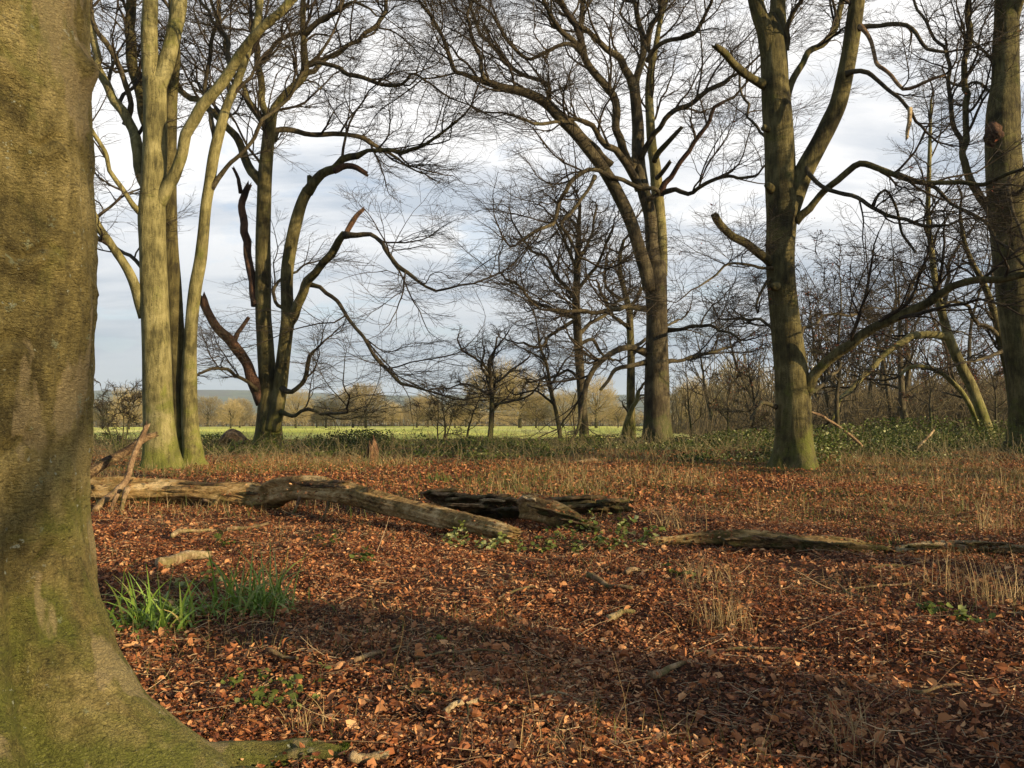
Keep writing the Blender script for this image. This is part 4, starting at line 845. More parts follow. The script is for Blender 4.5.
# =================================================================== foreground trunk
def foreground():
    Y = 3.65; cx = xat(-30, Y); gz = float(ground_z(cx, Y))
    root = thing('beech_tree', (cx, Y, gz), 'huge mossy foreground trunk filling the left edge of the photo', 'tree')
    z = np.concatenate([np.linspace(-0.15, 3.7, 300), np.linspace(3.76, 9.5, 60)]); nt_ = 420
    th = np.linspace(0, 2 * PI, nt_, endpoint=False)
    TH, Z = np.meshgrid(th, z)
    m = Y / F
    # right-hand profile measured from the trunk axis
    hp = np.array([-0.2, 0.03, 0.12, 0.2, 0.33, 0.55, 0.77, 0.95, 1.2, 1.6, 2.2, 2.45, 3.3, 5, 9.5])
    rp = np.array([1.30, 1.22, 1.12, 1.0, 0.83, 0.655, 0.555, 0.50, 0.47, 0.475, 0.495, 0.48, 0.45, 0.42, 0.30])
    r0 = np.interp(Z, hp, rp)
    base = np.interp(Z, hp, np.minimum(rp, 0.50)); fl = np.maximum(r0 - base, 0)
    def lobe(c, w): d = (TH - c + PI) % (2 * PI) - PI; return np.exp(-(d / w) ** 2)
    # buttress roots: right, front-right, front-left, back ...
    RR = base * (0.985 + 0.02 * np.cos(2 * TH + 1)) + fl * (1.05 * lobe(-0.12, 0.55) + 1.0 * lobe(-1.05, 0.35) + 0.9 * lobe(-2.2, 0.4) + 0.8 * lobe(2.6, 0.4) + 0.8 * lobe(1.4, 0.45))
    # flutes: a deep fold left of centre as seen from the camera, running up the bole
    fold = -PI / 2 + 0.47 + 0.09 * np.sin(Z * 1.5 + 0.6)
    dd = (TH - fold + PI) % (2 * PI) - PI
    RR -= 0.085 * np.exp(-(dd / 0.085) ** 2) * (0.65 + 0.35 * np.sin(Z * 2.1 + 1)); RR += 0.06 * np.exp(-((dd + 0.24) / 0.17) ** 2) + 0.025 * np.exp(-((dd - 0.22) / 0.14) ** 2)
    dd2 = (TH - (-0.75 + 0.07 * np.sin(Z * 2.0)) + PI) % (2 * PI) - PI
    RR -= 0.05 * np.exp(-(dd2 / 0.08) ** 2) * smooth(1.9, 0.7, Z)
    # large lumps, vertical ripples, horizontal wrinkles
    c, s = np.cos(TH), np.sin(TH)
    RR += 0.034 * sn(c * 2.2, s * 2.2 + Z * 1.1, 1, 3) + 0.012 * sn(TH * 9, Z * 2.0 + 0.5 * np.sin(TH * 5), 2, 3)
    wr = sn(TH * 2.5 + 0.3 * np.sin(Z * 9), Z * 22 + 1.5 * np.sin(TH * 3), 9, 2); msk = smooth(-0.1, 0.8, sn(TH * 1.7, Z * 1.9, 12, 2))
    RR += 0.010 * wr * (0.3 + msk); RR -= 0.016 * smooth(0.45, 0.85, wr) * msk
    RR -= 0.009 * smooth(0.5, 0.9, sn(TH * 7 + 0.4 * np.sin(Z * 6), Z * 2.6, 31, 3)) * smooth(0, .6, sn(TH * 2, Z * 1.2, 32, 2))
    RR += 0.004 * sn(TH * 30, Z * 24, 14, 3)
    RR += 0.035 * sn(TH * 3.2, Z * 5.0, 41, 3) * smooth(0.9, 0.2, Z) - 0.05 * np.exp(-(((TH + 0.55 + 0.25 * Z + PI) % (2 * PI) - PI) / 0.10) ** 2) * smooth(0.9, 0.2, Z)
    # scars: horizontal brow cracks high on the bole
    for (tc_, zc, wt_, dz) in ((-0.95, 3.02, 0.24, 0.028), (-0.45, 2.72, 0.15, 0.02), (-1.1, 2.02, 0.2, 0.028), (-0.85, 1.86, 0.28, 0.024), (-0.7, 1.45, 0.2, 0.03), (-1.25, 2.4, 0.15, 0.02), (-0.55, 2.25, 0.2, 0.018), (-1.0, 1.2, 0.22, 0.022), (-0.4, 1.0, 0.15, 0.018), (-1.2, 2.72, 0.12, 0.02)):
        d_ = ((TH - tc_ + PI) % (2 * PI) - PI) / wt_; e = np.exp(-d_ ** 2)
        zz_ = Z - zc - 0.03 * np.sin(d_ * 2.5)
        RR -= 0.045 * e * np.exp(-(zz_ / dz) ** 2); RR += 0.034 * e * np.exp(-((zz_ + dz * 2.2) / (dz * 1.8)) ** 2)
    # knot bump on the right edge
    d_ = ((TH - 0.03 + PI) % (2 * PI) - PI); RR += 0.06 * np.exp(-(d_ / 0.16) ** 2 - ((Z - 3.12) / 0.07) ** 2)
    V = np.stack([cx + RR * c, Y + RR * s, gz + Z], -1)
    k = len(z); i = np.arange(k - 1)[:, None]; j = np.arange(nt_)[None, :]; j2 = (j + 1) % nt_
    Q = np.stack([i * nt_ + j, i * nt_ + j2, (i + 1) * nt_ + j2, (i + 1) * nt_ + j], -1).reshape(-1, 4)
    MB().add(V.reshape(-1, 3), Q).build('trunk', M['fg_bark'], root)
    # surface roots
    def rootp(pts, sd):
        P = np.array(pts, float); P[:, 2] += 0
        C = catmull(P, 60); C[:, 2] = ground_z(C[:, 0], C[:, 1]) + C[:, 2]
        mb = MB(); tube1(mb, C[:, :3], C[:, 3], 36, 0.22, sd, None, 0, 5, 1.6, ridge=0.12); return mb.build('root', M['fg_bark'], root)
    # (x, y, height of axis over soil, radius)
    rootp([(cx + .45, Y - .02, .22, .20), (cx + .75, Y - .02, .10, .15), (cx + 1.05, Y + .06, .05, .11), (cx + 1.3, Y + .14, .045, .10), (cx + 1.52, Y + .16, .03, .075), (cx + 1.66, Y + .22, -.04, .045)], 1)
    rootp([(cx + .3, Y - .35, .25, .20), (cx + .52, Y - .55, .10, .16), (cx + .72, Y - .72, .04, .12), (cx + .9, Y - .95, .0, .08), (cx + 1.1, Y - 1.15, -.06, .05)], 2)
    rootp([(cx + .95, Y + .02, .06, .10), (cx + 1.15, Y - .10, .03, .08), (cx + 1.32, Y - .16, .02, .06), (cx + 1.48, Y - .28, -.05, .03)], 3)
    rootp([(cx - .4, Y + .3, .2, .18), (cx - .8, Y + .5, .05, .12), (cx - 1.3, Y + .6, -.05, .06)], 4)
    rootp([(cx - .3, Y - .4, .2, .18), (cx - .6, Y - .8, .05, .12), (cx - .8, Y - 1.3, -.05, .06)], 5)
    # moss cushions on the root tips
    g = np.random.default_rng(3); n = 5200
    u = g.uniform(0, 1, n); cxs = cx + 0.85 + u * 0.78; cys = Y + 0.0 + u * 0.2 + g.normal(0, 0.05, n)
    hz = ground_z(cxs, cys) + np.maximum(0, 0.135 - 0.11 * u) * np.exp(-((cys - (Y + u * 0.2)) / 0.1) ** 2) + 0.005
    keep = sn(cxs, cys, 77, 3, 9) > 0.1
    P = np.stack([cxs, cys, hz], -1)[keep]
    mb = MB(); V, Q, T, tt = blades(P, g.uniform(0.012, 0.03, len(P)), 0.006, 0.5, g.uniform(0, 1, len(P)), g, 1); mb.add(V, Q, None, tt); mb.build('moss', M['moss'], root)
    # limbs above the frame
    gl = np.random.default_rng(8); go = []
    for q in range(7):
        zz_ = 5.5 + q * 0.65; az = q * 2.4 + 2.0
        P2, R2 = grow(np.array([[cx, Y, gz + zz_]]), np.array([[math.cos(az), math.sin(az), 0.9]]), np.array([6.0]), np.array([0.14]), 10, 0.14, (0, 0, 0.05), gl, 0.25)
        mb = MB(); tubes(P2, R2, 10, mb); mb.build('limb', M['bark'], root); go.append((P2[0], R2[0], 0.3))
    mb, last = crown_from(go, gl, 0.8, 2.5, 0.006, mult=(4, 4, 2), levels=3); mb.build('crown', M['branch'], root)
foreground()

# =================================================================== logs, stump, sticks
def wood(name, label, cat, pts, mat, seed, sides=26, amp=0.10, jag=1.0, group=None, step=0.07, parts=None, hollow=False, stretch=0.5, ridge=0.26):
    """pts: (px, py_centre, width_px, depth)"""
    P = np.array([np.append(unp(a, b, d), w_ * d / F / 2) for a, b, w_, d in pts])
    L = np.sum(np.linalg.norm(np.diff(P[:, :3], axis=0), axis=1)); C = catmull(P, max(8, int(L / step)))
    mid = C[len(C) // 2]; root = thing(name, (mid[0], mid[1], float(ground_z(mid[0], mid[1]))), label, cat, group)
    mb = MB(); tube1(mb, C[:, :3], C[:, 3], sides, amp, seed, None, jag, 5, stretch, hollow=hollow, ridge=ridge); body = mb.build('wood', M[mat], root)
    return root, body, C
def slab(mb, c, L, W, Hh, az, pitch, seed, roll=0.0):
    """a ragged split piece of bark or wood"""
    g = np.random.default_rng(seed); nx, ny = 12, 5
    u = np.linspace(-1, 1, nx); v = np.linspace(-1, 1, ny); U, Vv = np.meshgrid(u, v, indexing='ij')
    ex = L / 2 * (1 + 0.25 * g.normal(0, 1, ny))[None, :]
    X = U * ex; Yy = Vv * W / 2 * (1 - 0.45 * np.abs(U) ** 2.5) * (1 + 0.15 * g.normal(0, 1, (nx, ny)))
    top = Hh * (0.6 * np.cos(Vv * 1.3) + 0.15 * g.normal(0, 1, (nx, ny))); bot = top - Hh * 0.55
    def tr(X, Yy, Z):
        ca, sa = math.cos(az), math.sin(az); cp, sp_ = math.cos(pitch), math.sin(pitch); cr, sr = math.cos(roll), math.sin(roll)
        Y1 = Yy * cr - Z * sr; Z1 = Yy * sr + Z * cr
        X2 = X * cp - Z1 * sp_; Z2 = X * sp_ + Z1 * cp
        return np.stack([c[0] + X2 * ca - Y1 * sa, c[1] + X2 * sa + Y1 * ca, c[2] + Z2], -1).reshape(-1, 3)
    A = tr(X, Yy, top); B = tr(X, Yy, bot); n = nx * ny
    i = np.arange(nx - 1)[:, None]; j = np.arange(ny - 1)[None, :]
    Q = np.stack([i * ny + j, (i + 1) * ny + j, (i + 1) * ny + j + 1, i * ny + j + 1], -1).reshape(-1, 4)
    rim = [a * ny for a in range(nx)] + [(nx - 1) * ny + b for b in range(1, ny)] + [a * ny + ny - 1 for a in range(nx - 2, -1, -1)] + [b for b in range(ny - 2, 0, -1)]
    rim = np.array(rim); r2 = np.roll(rim, -1)
    Q = np.vstack([Q, Q[:, ::-1] + n, np.stack([r2, rim, rim + n, r2 + n], -1)])
    mb.add(np.vstack([A, B]), Q)
def parts_on(root, items):
    for name, mat, fn in items:
        mb = MB(); fn(mb); mb.build(name, M[mat], root)
# main long log
root, body, C = wood('fallen_log', 'long barkless sunlit log lying across the clearing, arched in the middle', 'log',
  [(50,488,25,14.6),(90,490,24,14.5),(130,490,23,14.3),(170,490,23,14.2),(205,493,23,14.0),(240,496,24,13.8),(264,498,24,13.6),(280,492,27,13.4),(300,489,26,13.1),(325,490,23,12.8),(350,493,21,12.4),(375,500,21,12.0),(405,508,21,11.6),(440,518,21,11.1),(475,526,20,10.6),(498,531,18,10.3),(513,534,14,10.15)], 'log', 601, 64, 0.13, 1.6, None, 0.05, hollow=True, stretch=0.8)
def knot(mb):
    c = unp(370, 490, 11.98); g_ = np.array([c, c + np.array([0.0, -0.05, 0.05])])
    tube1(mb, np.array([c + [0, .12, -.05], c + [0, .03, 0], c + [0.005, -0.02, 0.0]]), [0.06, 0.05, 0.042], 12, 0.2, 5, None, 0.3, hollow=True)
parts_on(root, [('knot_hole', 'rot', knot)])
def bark_strip(mb):
    g = np.random.default_rng(4)
    for k in range(16):
        px = g.uniform(95, 345); i = int(np.argmin(np.abs((C[:, 0] / C[:, 1] * F + 512) - px))); c = C[i]
        a = g.uniform(-0.2, 1.4); slab(mb, c[:3] + c[3] * np.array([0, -math.cos(a), math.sin(a)]) * 0.97, g.uniform(.25, .7), g.uniform(.05, .12), 0.012, math.atan2(*(C[min(i + 1, len(C) - 1), [1, 0]] - C[i - 1, [1, 0]])), 0, 30 + k, PI / 2 - a)
parts_on(root, [('bark_remnant', 'rot', bark_strip)])
def props(mb):
    for k, (a, b, d, q) in enumerate([(203, 506, 13.75, 214), (216, 508, 13.7, 206), (300, 503, 12.9, 290), (330, 500, 12.6, 322)]):
        p0 = unp(a, b - 6, d); p1 = np.append(unp(q, b + 8, d - 0.1)[:2], 0); p1[2] = ground_z(p1[0], p1[1])
        tube1(mb, catmull(np.array([p0, (p0 + p1) / 2 + [0.03, 0, 0.03], p1]), 6), np.linspace(.03, .015, 6), 7, 0.1, k)
parts_on(root, [('branch_stub', 'stick', props)])
# leaning branches by the trunk
wood('dead_branch', 'thick dark dead branch propped up from the log beside the foreground trunk', 'branch', [(78,482,15,14.0),(92,472,11,14.1),(110,460,10,14.3),(128,450,10,14.5),(144,438,9,14.7),(155,434,6,14.8)], 'rot', 611, 14, 0.12, 1.8)
wood('dead_branch', 'thin reddish stick crossing in front of the thick dark dead branch', 'branch', [(94,512,7,13.2),(102,503,7,13.3),(116,492,8,13.5),(127,478,7,13.6),(132,462,6,13.7),(138,446,6,13.8),(147,425,5,13.9)], 'stick', 612, 10, 0.12, 2.0)
wood('dead_branch', 'short forked pale roots hanging down from the log beside the crossing sticks', 'branch', [(128,488,8,13.4),(124,500,6,13.35),(122,512,5,13.3),(123,521,4,13.25)], 'stick', 613, 8, 0.12, 1.0)
wood('dead_branch', 'thin upright pale prop under the log left of the forked roots', 'branch', [(118,494,5,13.2),(113,505,4,13.15),(110,518,3.5,13.1)], 'stick', 614, 8, 0.12, 1.0)
# dark rotten log behind the light one
root, body, C2 = wood('rotten_log', 'dark rotting log broken into shards just behind the right half of the long log', 'log', [(428,494,11,13.4),(445,499,16,13.2),(465,503,18,12.9),(490,507,19,12.6),(510,509,18,12.3),(528,511,12,12.2)], 'rot', 621, 20, 0.22, 2.0)
def shards(mb):
    for k, (px, py, d, L, W_) in enumerate([(452, 497, 12.9, .8, .2), (478, 500, 12.6, .9, .22), (470, 508, 12.4, .7, .18), (500, 503, 12.3, .6, .2), (515, 511, 12.0, .5, .18), (440, 493, 13.1, .5, .16)]):
        slab(mb, unp(px, py, d), L, W_, .09, -0.35 + 0.2 * (k % 3 - 1), 0.1 * (k % 2), 700 + k, -0.7)
parts_on(root, [('bark_slab', 'rot', shards), ('pale_splinter', 'pale_wood', lambda mb: [slab(mb, unp(465, 505, 12.2), .5, .05, .03, -.3, 0, 711, -1), slab(mb, unp(492, 500, 12.2), .3, .04, .03, -.4, 0, 712, -1)])])
root, body, C3 = wood('broken_log', 'short tapering log with a pale sawn-looking left end sloping into green sprigs', 'log', [(527,507,25,11.7),(538,509,25,11.5),(555,514,23,11.3),(572,521,19,11.1),(590,529,13,10.9),(604,534,8,10.8),(625,538,5,10.6)], 'log', 631, 40, 0.2, 0.8)
parts_on(root, [('end_grain', 'pale_wood', lambda mb: slab(mb, unp(530, 504, 11.5), .42, .26, .06, -.5, -.15, 720, -.9)), ('dark_rot', 'rot', lambda mb: [slab(mb, unp(556, 515, 11.1), .6, .14, .05, -.45, -.2, 721, -1.0), slab(mb, unp(580, 526, 10.85), .5, .12, .05, -.45, -.2, 722, -1.0)])])
root = thing('bark_pile', groundat(585, 12.6), 'flat dark slabs of rotten bark lying behind the broken log', 'bark')
mb = MB()
for k, (px, py, L, W_) in enumerate([(562, 500, .9, .2), (590, 505, 1.0, .22), (605, 509, .7, .18), (575, 508, .8, .2), (612, 502, .4, .12)]):
    slab(mb, unp(px, py, 12.9 - k * .12) , L, W_, .08, .1 * (k - 2), 0.05, 730 + k, -.5)
mb.build('slab', M['rot'], root)
# right log
root, body, C4 = wood('rotten_log', 'long half-sunken log on the right with a dark hollow middle', 'log', [(650,541,7,10.1),(672,540,9,10.1),(700,538,13,10.1),(730,537,16,10.05),(756,538,17,10.0),(790,543,17,9.95),(830,547,18,9.9),(865,550,17,9.85),(890,552,13,9.8)], 'log', 641, 40, 0.16, 1.5)
def hol(mb):
    for k, (px, py, L, W_) in enumerate([(745, 541, .5, .12), (770, 541, .7, .15), (800, 545, .8, .16), (832, 548, .8, .16), (860, 550, .7, .14), (882, 552, .5, .14)]): slab(mb, unp(px, py + 1, 9.72 - .01 * k), L, W_, .05, -.08, -.03, 740 + k, -1.1)  # rotten slabs stand in for the open hollow, its shade in their dark colour
parts_on(root, [('dark_rot', 'rot', hol)])
root, body, C5 = wood('pale_log', 'thin bleached log continuing to the right edge beyond the dark hollow one', 'log', [(893,552,9,9.75),(915,549,12,9.7),(945,547,13,9.65),(975,546,12,9.6),(1000,548,12,9.55),(1035,551,12,9.5),(1080,552,9,9.5)], 'pale_wood', 642, 18, 0.14, 1.5)
parts_on(root, [('dark_rot', 'rot', lambda mb: [slab(mb, unp(925, 546, 9.55), .4, .05, .03, 0, 0, 751, -.8), slab(mb, unp(985, 544, 9.48), .5, .06, .03, 0, 0, 752, -.8), slab(mb, unp(1012, 550, 9.4), .4, .08, .03, 0, 0, 753, -1.2)])])
# logs in the undergrowth
wood('fallen_log', 'dark fallen trunk in the undergrowth right of the forked beech', 'log', [(800,436,8,33.5),(815,437,9,33.2),(840,441,11,32.8),(865,446,11,32.3),(890,451,10,31.8),(905,455,6,31.4)], 'rot', 651, 14, 0.12, 1.5)
wood('fallen_branch', 'curved dark branch lying above the dark fallen trunk', 'branch', [(812,435,4,32),(824,433,4,32),(838,437,4,31.8),(850,436,5,31.6),(860,443,4,31.2)], 'dead_bark', 652, 8)
wood('fallen_branch', 'bare pale branch standing out of the brambles below the leaning trees', 'branch', [(909,461,3,29),(914,452,3,29),(922,443,2.8,29.1),(929,436,2.6,29.1),(934,430,2,29.2)], 'pale_wood', 653, 8)
wood('fallen_branch', 'thin bare branch slanting down right of the forked beech foot', 'branch', [(811,412,2.5,27),(822,416,2.8,27),(836,425,3,27),(850,435,3,27),(862,446,3,27)], 'stick', 654, 8)
wood('dark_stump', 'low dark rotten lump of wood left of the many-stemmed beech foot', 'stump', [(222,441,10,33),(231,436,15,32.8),(240,440,12,32.6),(248,443,6,32.5)], 'rot', 655, 14, .3, 2)
wood('mossy_log', 'short pale log lying left of the broad centre beech foot, in the brambles', 'log', [(570,463,3,24),(582,462,5,24.2),(594,461,6,24.3),(606,463,4,24.5)], 'stick', 656, 10, .15, 1)
# stump
root = thing('tree_stump', groundat(372, 26.5), 'jagged orange-brown rotten stump standing in the grass', 'stump')
g = np.random.default_rng(66)
b = groundat(371, 26.5)
for q, (dx, h, r_) in enumerate([(0, .50, .13), (.13, .66, .10), (-.12, .36, .10), (.2, .42, .07), (-.2, .22, .06)]):
    P = np.array([b + [dx * 1.15, 0.05 * (q % 2), -0.1], b + [dx, 0, h * .5], b + [dx * .95, 0, h * .85], b + [dx * .9, 0, h]])
    mb = MB(); tube1(mb, catmull(P, 10), np.interp(np.arange(10), [0, 4, 9], [r_ * 1.4, r_, r_ * .62]), 12, 0.35, 66 + q, None, 4.0); mb.build('splinter', M['orange_wood' if q in (0, 1) else 'dead_bark'], root)

# sticks on the leaves
def ground_stick(label, a, b, w_, mat='stick', bend=0.06, name='fallen_stick', fork=False, group='sticks lying on the leaves'):
    def gp(p):
        Yd = EYE * F / (p[1] - HOR) * 1.0; return np.array([xat(p[0], Yd), Yd])
    A, B = gp(a), gp(b); g = np.random.default_rng(int(a[0] * 7 + b[1])); n = 14
    t = np.linspace(0, 1, n)[:, None]; L = np.linalg.norm(B - A); perp = np.array([-(B - A)[1], (B - A)[0]])
    xy = A * (1 - t) + B * t + perp * bend * (np.sin(t * PI) + 0.4 * np.sin(t * 7 + g.uniform(0, 6))) + g.normal(0, .004, (n, 2))
    r = w_ * 1.25 * (A[1] + B[1]) / 2 / F / 2
    z = ground_z(xy[:, 0], xy[:, 1]) + r * 0.8 + 0.045 + 0.012 * np.sin(np.linspace(0, 5, n) + g.uniform(0, 5))
    P = np.column_stack([xy, z]); root = thing(name, P[n // 2], label, 'stick' if name == 'fallen_stick' else 'wood', group)
    mb = MB(); tube1(mb, P, np.linspace(r, r * .6, n), 9, .14, int(a[0]), None, 1.5); mb.build('wood', M[mat], root)
    if fork:
        k = 6; D = np.append((B - A) / L, 0); D = np.array([D[0] * .7 - D[1] * .6, D[1] * .7 + D[0] * .6, 0.12])
        P2, R2 = grow(P[k:k + 1], D[None], np.array([L * .45]), np.array([r * .6]), 6, .15, (0, 0, -.03), g, .4); mb = MB(); tubes(P2, R2, 6, mb); mb.build('side_shoot', M[mat], root)
    return root
for args in [
 ('pale flat piece of split wood on the leaves above the green strap leaves', (163, 569), (212, 558), 10, 'pale_wood', 0.05),
 ('long pale stick running left below the main log', (172, 543), (215, 534), 4, 'pale_wood', 0.1),
 ('short pale stick right of the small leaf mound below the log', (228, 534), (268, 526), 3.5, 'stick', 0.06),
 ('pale bent stick lying in shade at the bottom centre', (447, 722), (487, 708), 5, 'pale_wood', 0.03),
 ('thin white curved twig right of the bottom centre', (531, 704), (583, 703), 2.5, 'pale_wood', 0.12),
 ('cut pale stick at the lower edge right of the mossy root', (352, 768), (388, 765), 9, 'pale_wood', 0.02),
 ('thin forked dark branch in the bottom shade', (395, 684), (468, 752), 3, 'dead_bark', 0.12, 'fallen_stick', True),
 ('short chunky pale stick in the sunny leaves right of centre', (607, 620), (633, 617), 6, 'pale_wood', 0.05),
 ('long curved brown stick on sunny leaves right of centre', (588, 588), (630, 600), 5, 'stick', -0.06),
 ('thin stick lying near the sprigs below the broken log', (625, 580), (648, 572), 4, 'stick', 0.05),
 ('dark thick stick where the shade band begins right of centre', (650, 682), (682, 668), 6, 'stick', 0.08),
 ('thin long twig crossing the shade band left of centre', (415, 660), (520, 655), 2.2, 'stick', 0.08, 'fallen_stick', True),
 ('short brown stick at the left end of the shade band', (355, 668), (398, 651), 4, 'stick', 0.06),
 ('slender twig along the upper border of the shade band on the right', (690, 652), (790, 655), 2.5, 'stick', 0.05),
 ('forked pale twig standing up from leaves right of the dry tuft', (858, 606), (898, 586), 2.5, 'stick', 0.25, 'fallen_stick', True),
 ('thin straight stick below the dark hollow log', (868, 566), (908, 565), 3, 'stick', 0.02),
 ('pale piece of wood left of the green strap leaves', (128, 712), (140, 698), 5, 'pale_wood', 0.02),
 ('thin pale stick under the right end of the main log', (498, 600), (538, 592), 2.5, 'stick', 0.1),
 ('pale twig in sunny leaves near the bottom right', (905, 700), (960, 692), 3, 'stick', 0.08),
 ('short thick stick at the bottom left of centre beside small ferns', (270, 655), (300, 664), 4, 'stick', 0.08)]:
    ground_stick(*args)

LOGS = [C, C2, C3, C4, C5]
# =================================================================== leaf litter and plants
g = np.random.default_rng(91)
x, y = scatter(420000, 2.3, 15, g, 1.3)
cl = sn(x, y, 20, 3, 1.1); den = np.clip(0.72 + 0.55 * cl + 0.3 * sn(x, y, 24, 2, 3.5), 0.12, 1)
dark = smooth(0.0, 0.7, sn(x, y, 22, 3, 0.8))
keep = g.random(len(x)) < den; x, y, dark = x[keep], y[keep], dark[keep]
tint = np.clip(g.beta(1.4, 1.8, len(x)) * 1.0 - 0.33 * dark + 0.12 * sn(x, y, 26, 2, .6), 0, 1); tint[g.random(len(x)) < 0.035] = 0.97
z = ground_z(x, y) + 0.006 + g.exponential(0.018, len(x))
sz = (0.009 + 0.036 * g.beta(1.4, 2.1, len(x))) * (1 + 0.35 * smooth(5, 12, y))
mb = MB(); V, Q, T, tt = leaves(np.stack([x, y, z], -1), sz, 0.5 + 0.0, tint, g, 0.55); mb.add(V, Q, T, tt)
x, y = scatter(90000, 14, 36, g, 1.15, 1.1)
z = ground_z(x, y) + 0.01 + g.exponential(0.02, len(x)); tint = np.clip(g.beta(1.8, 2.0, len(x)), 0, 1)
V, Q, T, tt = leaves(np.stack([x, y, z], -1), g.uniform(0.05, 0.10, len(x)), 0.5, tint, g, 0.5); mb.add(V, Q, T, tt)
x, y = scatter(3000, 2.4, 12, g, 1.2)
V, Q, T, tt = leaves(np.stack([x, y, ground_z(x, y) + .035 + g.exponential(.012, len(x))], -1), g.uniform(.05, .078, len(x)), .6, g.beta(2.2, 1.5, len(x)), g, .8, .66); mb.add(V, Q, T, tt)
for LG in LOGS:
    m_ = 420; ii = g.integers(0, len(LG), m_); a_ = g.uniform(-.6, .6, m_) + np.where(g.random(m_) < .6, -1.45, 0)
    P_ = LG[ii, :3] + LG[ii, 3:4] * 1.06 * np.column_stack([g.normal(0, .1, m_), np.sin(a_), np.cos(a_)]); P_[:, 2] = np.maximum(P_[:, 2], ground_z(P_[:, 0], P_[:, 1]) + .01)
    V, Q, T, tt = leaves(P_, g.uniform(.02, .055, m_), .5, g.beta(1.6, 1.6, m_), g, .5); mb.add(V, Q, T, tt)
bx = xat(-30, 3.65) + g.uniform(.6, 2.0, 9000); by = 3.65 + g.normal(0, .33, 9000) + .1
bz = ground_z(bx, by) + np.abs(g.normal(0, .035, 9000)) * np.clip(2.0 - (bx + 2.38), .2, 1.4) + .01
V, Q, T, tt = leaves(np.stack([bx, by, bz], -1), g.uniform(.015, .045, 9000), .5, g.beta(1.4, 1.8, 9000), g, .6); mb.add(V, Q, T, tt)
# leaves lying outside the view, behind and beside the camera
x = g.uniform(-9, 9, 16000); y = g.uniform(-4, 6, 16000); k = ~((y > 2) & (np.abs(x) < y * 0.65)); x, y = x[k], y[k]
V, Q, T, tt = leaves(np.stack([x, y, ground_z(x, y) + .015], -1), g.uniform(.04, .08, len(x)), .5, g.beta(1.7, 2.1, len(x)), g, .5); mb.add(V, Q, T, tt)
o = mb.build('leaf_litter', M['leaf'], None, False); tag(o, 'copper-brown beech leaves carpeting the woodland floor', 'leaves', kind='stuff')
# twig litter
n = 15000; x, y = scatter(n, 2.6, 15, g, 1.3); az = g.uniform(0, 2 * PI, n)
S = np.stack([x, y, ground_z(x, y) + g.uniform(.01, .05, n)], -1); D = np.stack([np.cos(az), np.sin(az), g.normal(0, .12, n)], -1)
P, Rr = grow(S, D, g.exponential(.09, n) + .03, g.uniform(.0012, .0032, n), 3, .12, (0, 0, 0), g, .5)
mb = MB(); tubes(P, Rr, 4, mb, np.clip(g.normal(.6, .3, n), 0, 1)); o = mb.build('twig_litter', M['litter_twig']); tag(o, 'fine broken twigs strewn among the fallen leaves', 'twigs', kind='stuff')

# dry grass: thin among the leaves, thick towards the trees
mb = MB()
x, y = scatter(110000, 12.5, 36, g, 1.0, 1.1)
px_ = 512 + x / y * F
dn = smooth(-0.2, 0.5, sn(x, y, 41, 3, 0.7)) * smooth(11.5, 17, y) + 0.12
keep = g.random(len(x)) < dn; x, y, px_ = x[keep], y[keep], px_[keep]
gt = np.where(g.random(len(x)) < 0.30 + 0.35 * (sn(x, y, 43, 2, 0.4) > 0.1), g.uniform(0.1, 0.45, len(x)), g.uniform(0.5, 1, len(x)))
V, Q, T, tt = blades(np.stack([x, y, ground_z(x, y)], -1), g.gamma(3, .055, len(x)) + .04, 0.008, .95, gt, g); mb.add(V, Q, None, tt)
x = g.uniform(-9, 15, 130000); y = g.uniform(9.5, 26, 130000); keep = (sn(x, y, 47, 3, .6) > .05) & (g.random(130000) < .25 * smooth(14, 18, y) + .75 * smooth(1.5, 5, x)); x, y = x[keep], y[keep]
V, Q, T, tt = blades(np.stack([x, y, ground_z(x, y)], -1), g.uniform(.04, .13, len(x)), .007, .8, g.uniform(.1, .6, len(x)), g); mb.add(V, Q, None, tt)
x, y = scatter(16000, 2.8, 13, g, 1.2); keep = sn(x, y, 45, 3, 1.3) > 0.2; x, y = x[keep], y[keep]
gt = np.where(g.random(len(x)) < .4, g.uniform(0.05, .4, len(x)), g.uniform(.5, 1, len(x)))
V, Q, T, tt = blades(np.stack([x, y, ground_z(x, y)], -1), g.gamma(4, .025, len(x)) + .03, .003, .6, gt, g); mb.add(V, Q, None, tt)
o = mb.build('dry_grass', M['grass']); tag(o, 'thin straw-coloured and green grass growing through the fallen leaves', 'grass', kind='stuff')
def tuft(name, label, px, py, n, h, wd, spread, tints, group, lean=.35, mat='grass', cat='grass tuft', seed=0, part='blades', bend=.9):
    Yd = EYE * F / (py - HOR); b = groundat(px, Yd); gg = np.random.default_rng(seed + px)
    root = thing(name, b, label, cat, group)
    P = b + np.column_stack([gg.normal(0, spread, n), gg.normal(0, spread, n), np.zeros(n)]); P[:, 2] = ground_z(P[:, 0], P[:, 1])
    mb = MB(); V, Q, T, tt = blades(P, gg.uniform(.4, 1.1, n) * h, wd, lean, gg.uniform(*tints, n), gg, 6, bend); mb.add(V, Q, None, tt)
    mb.build(part, M[mat], root); return root
G1 = 'dry grass tufts among the leaves'
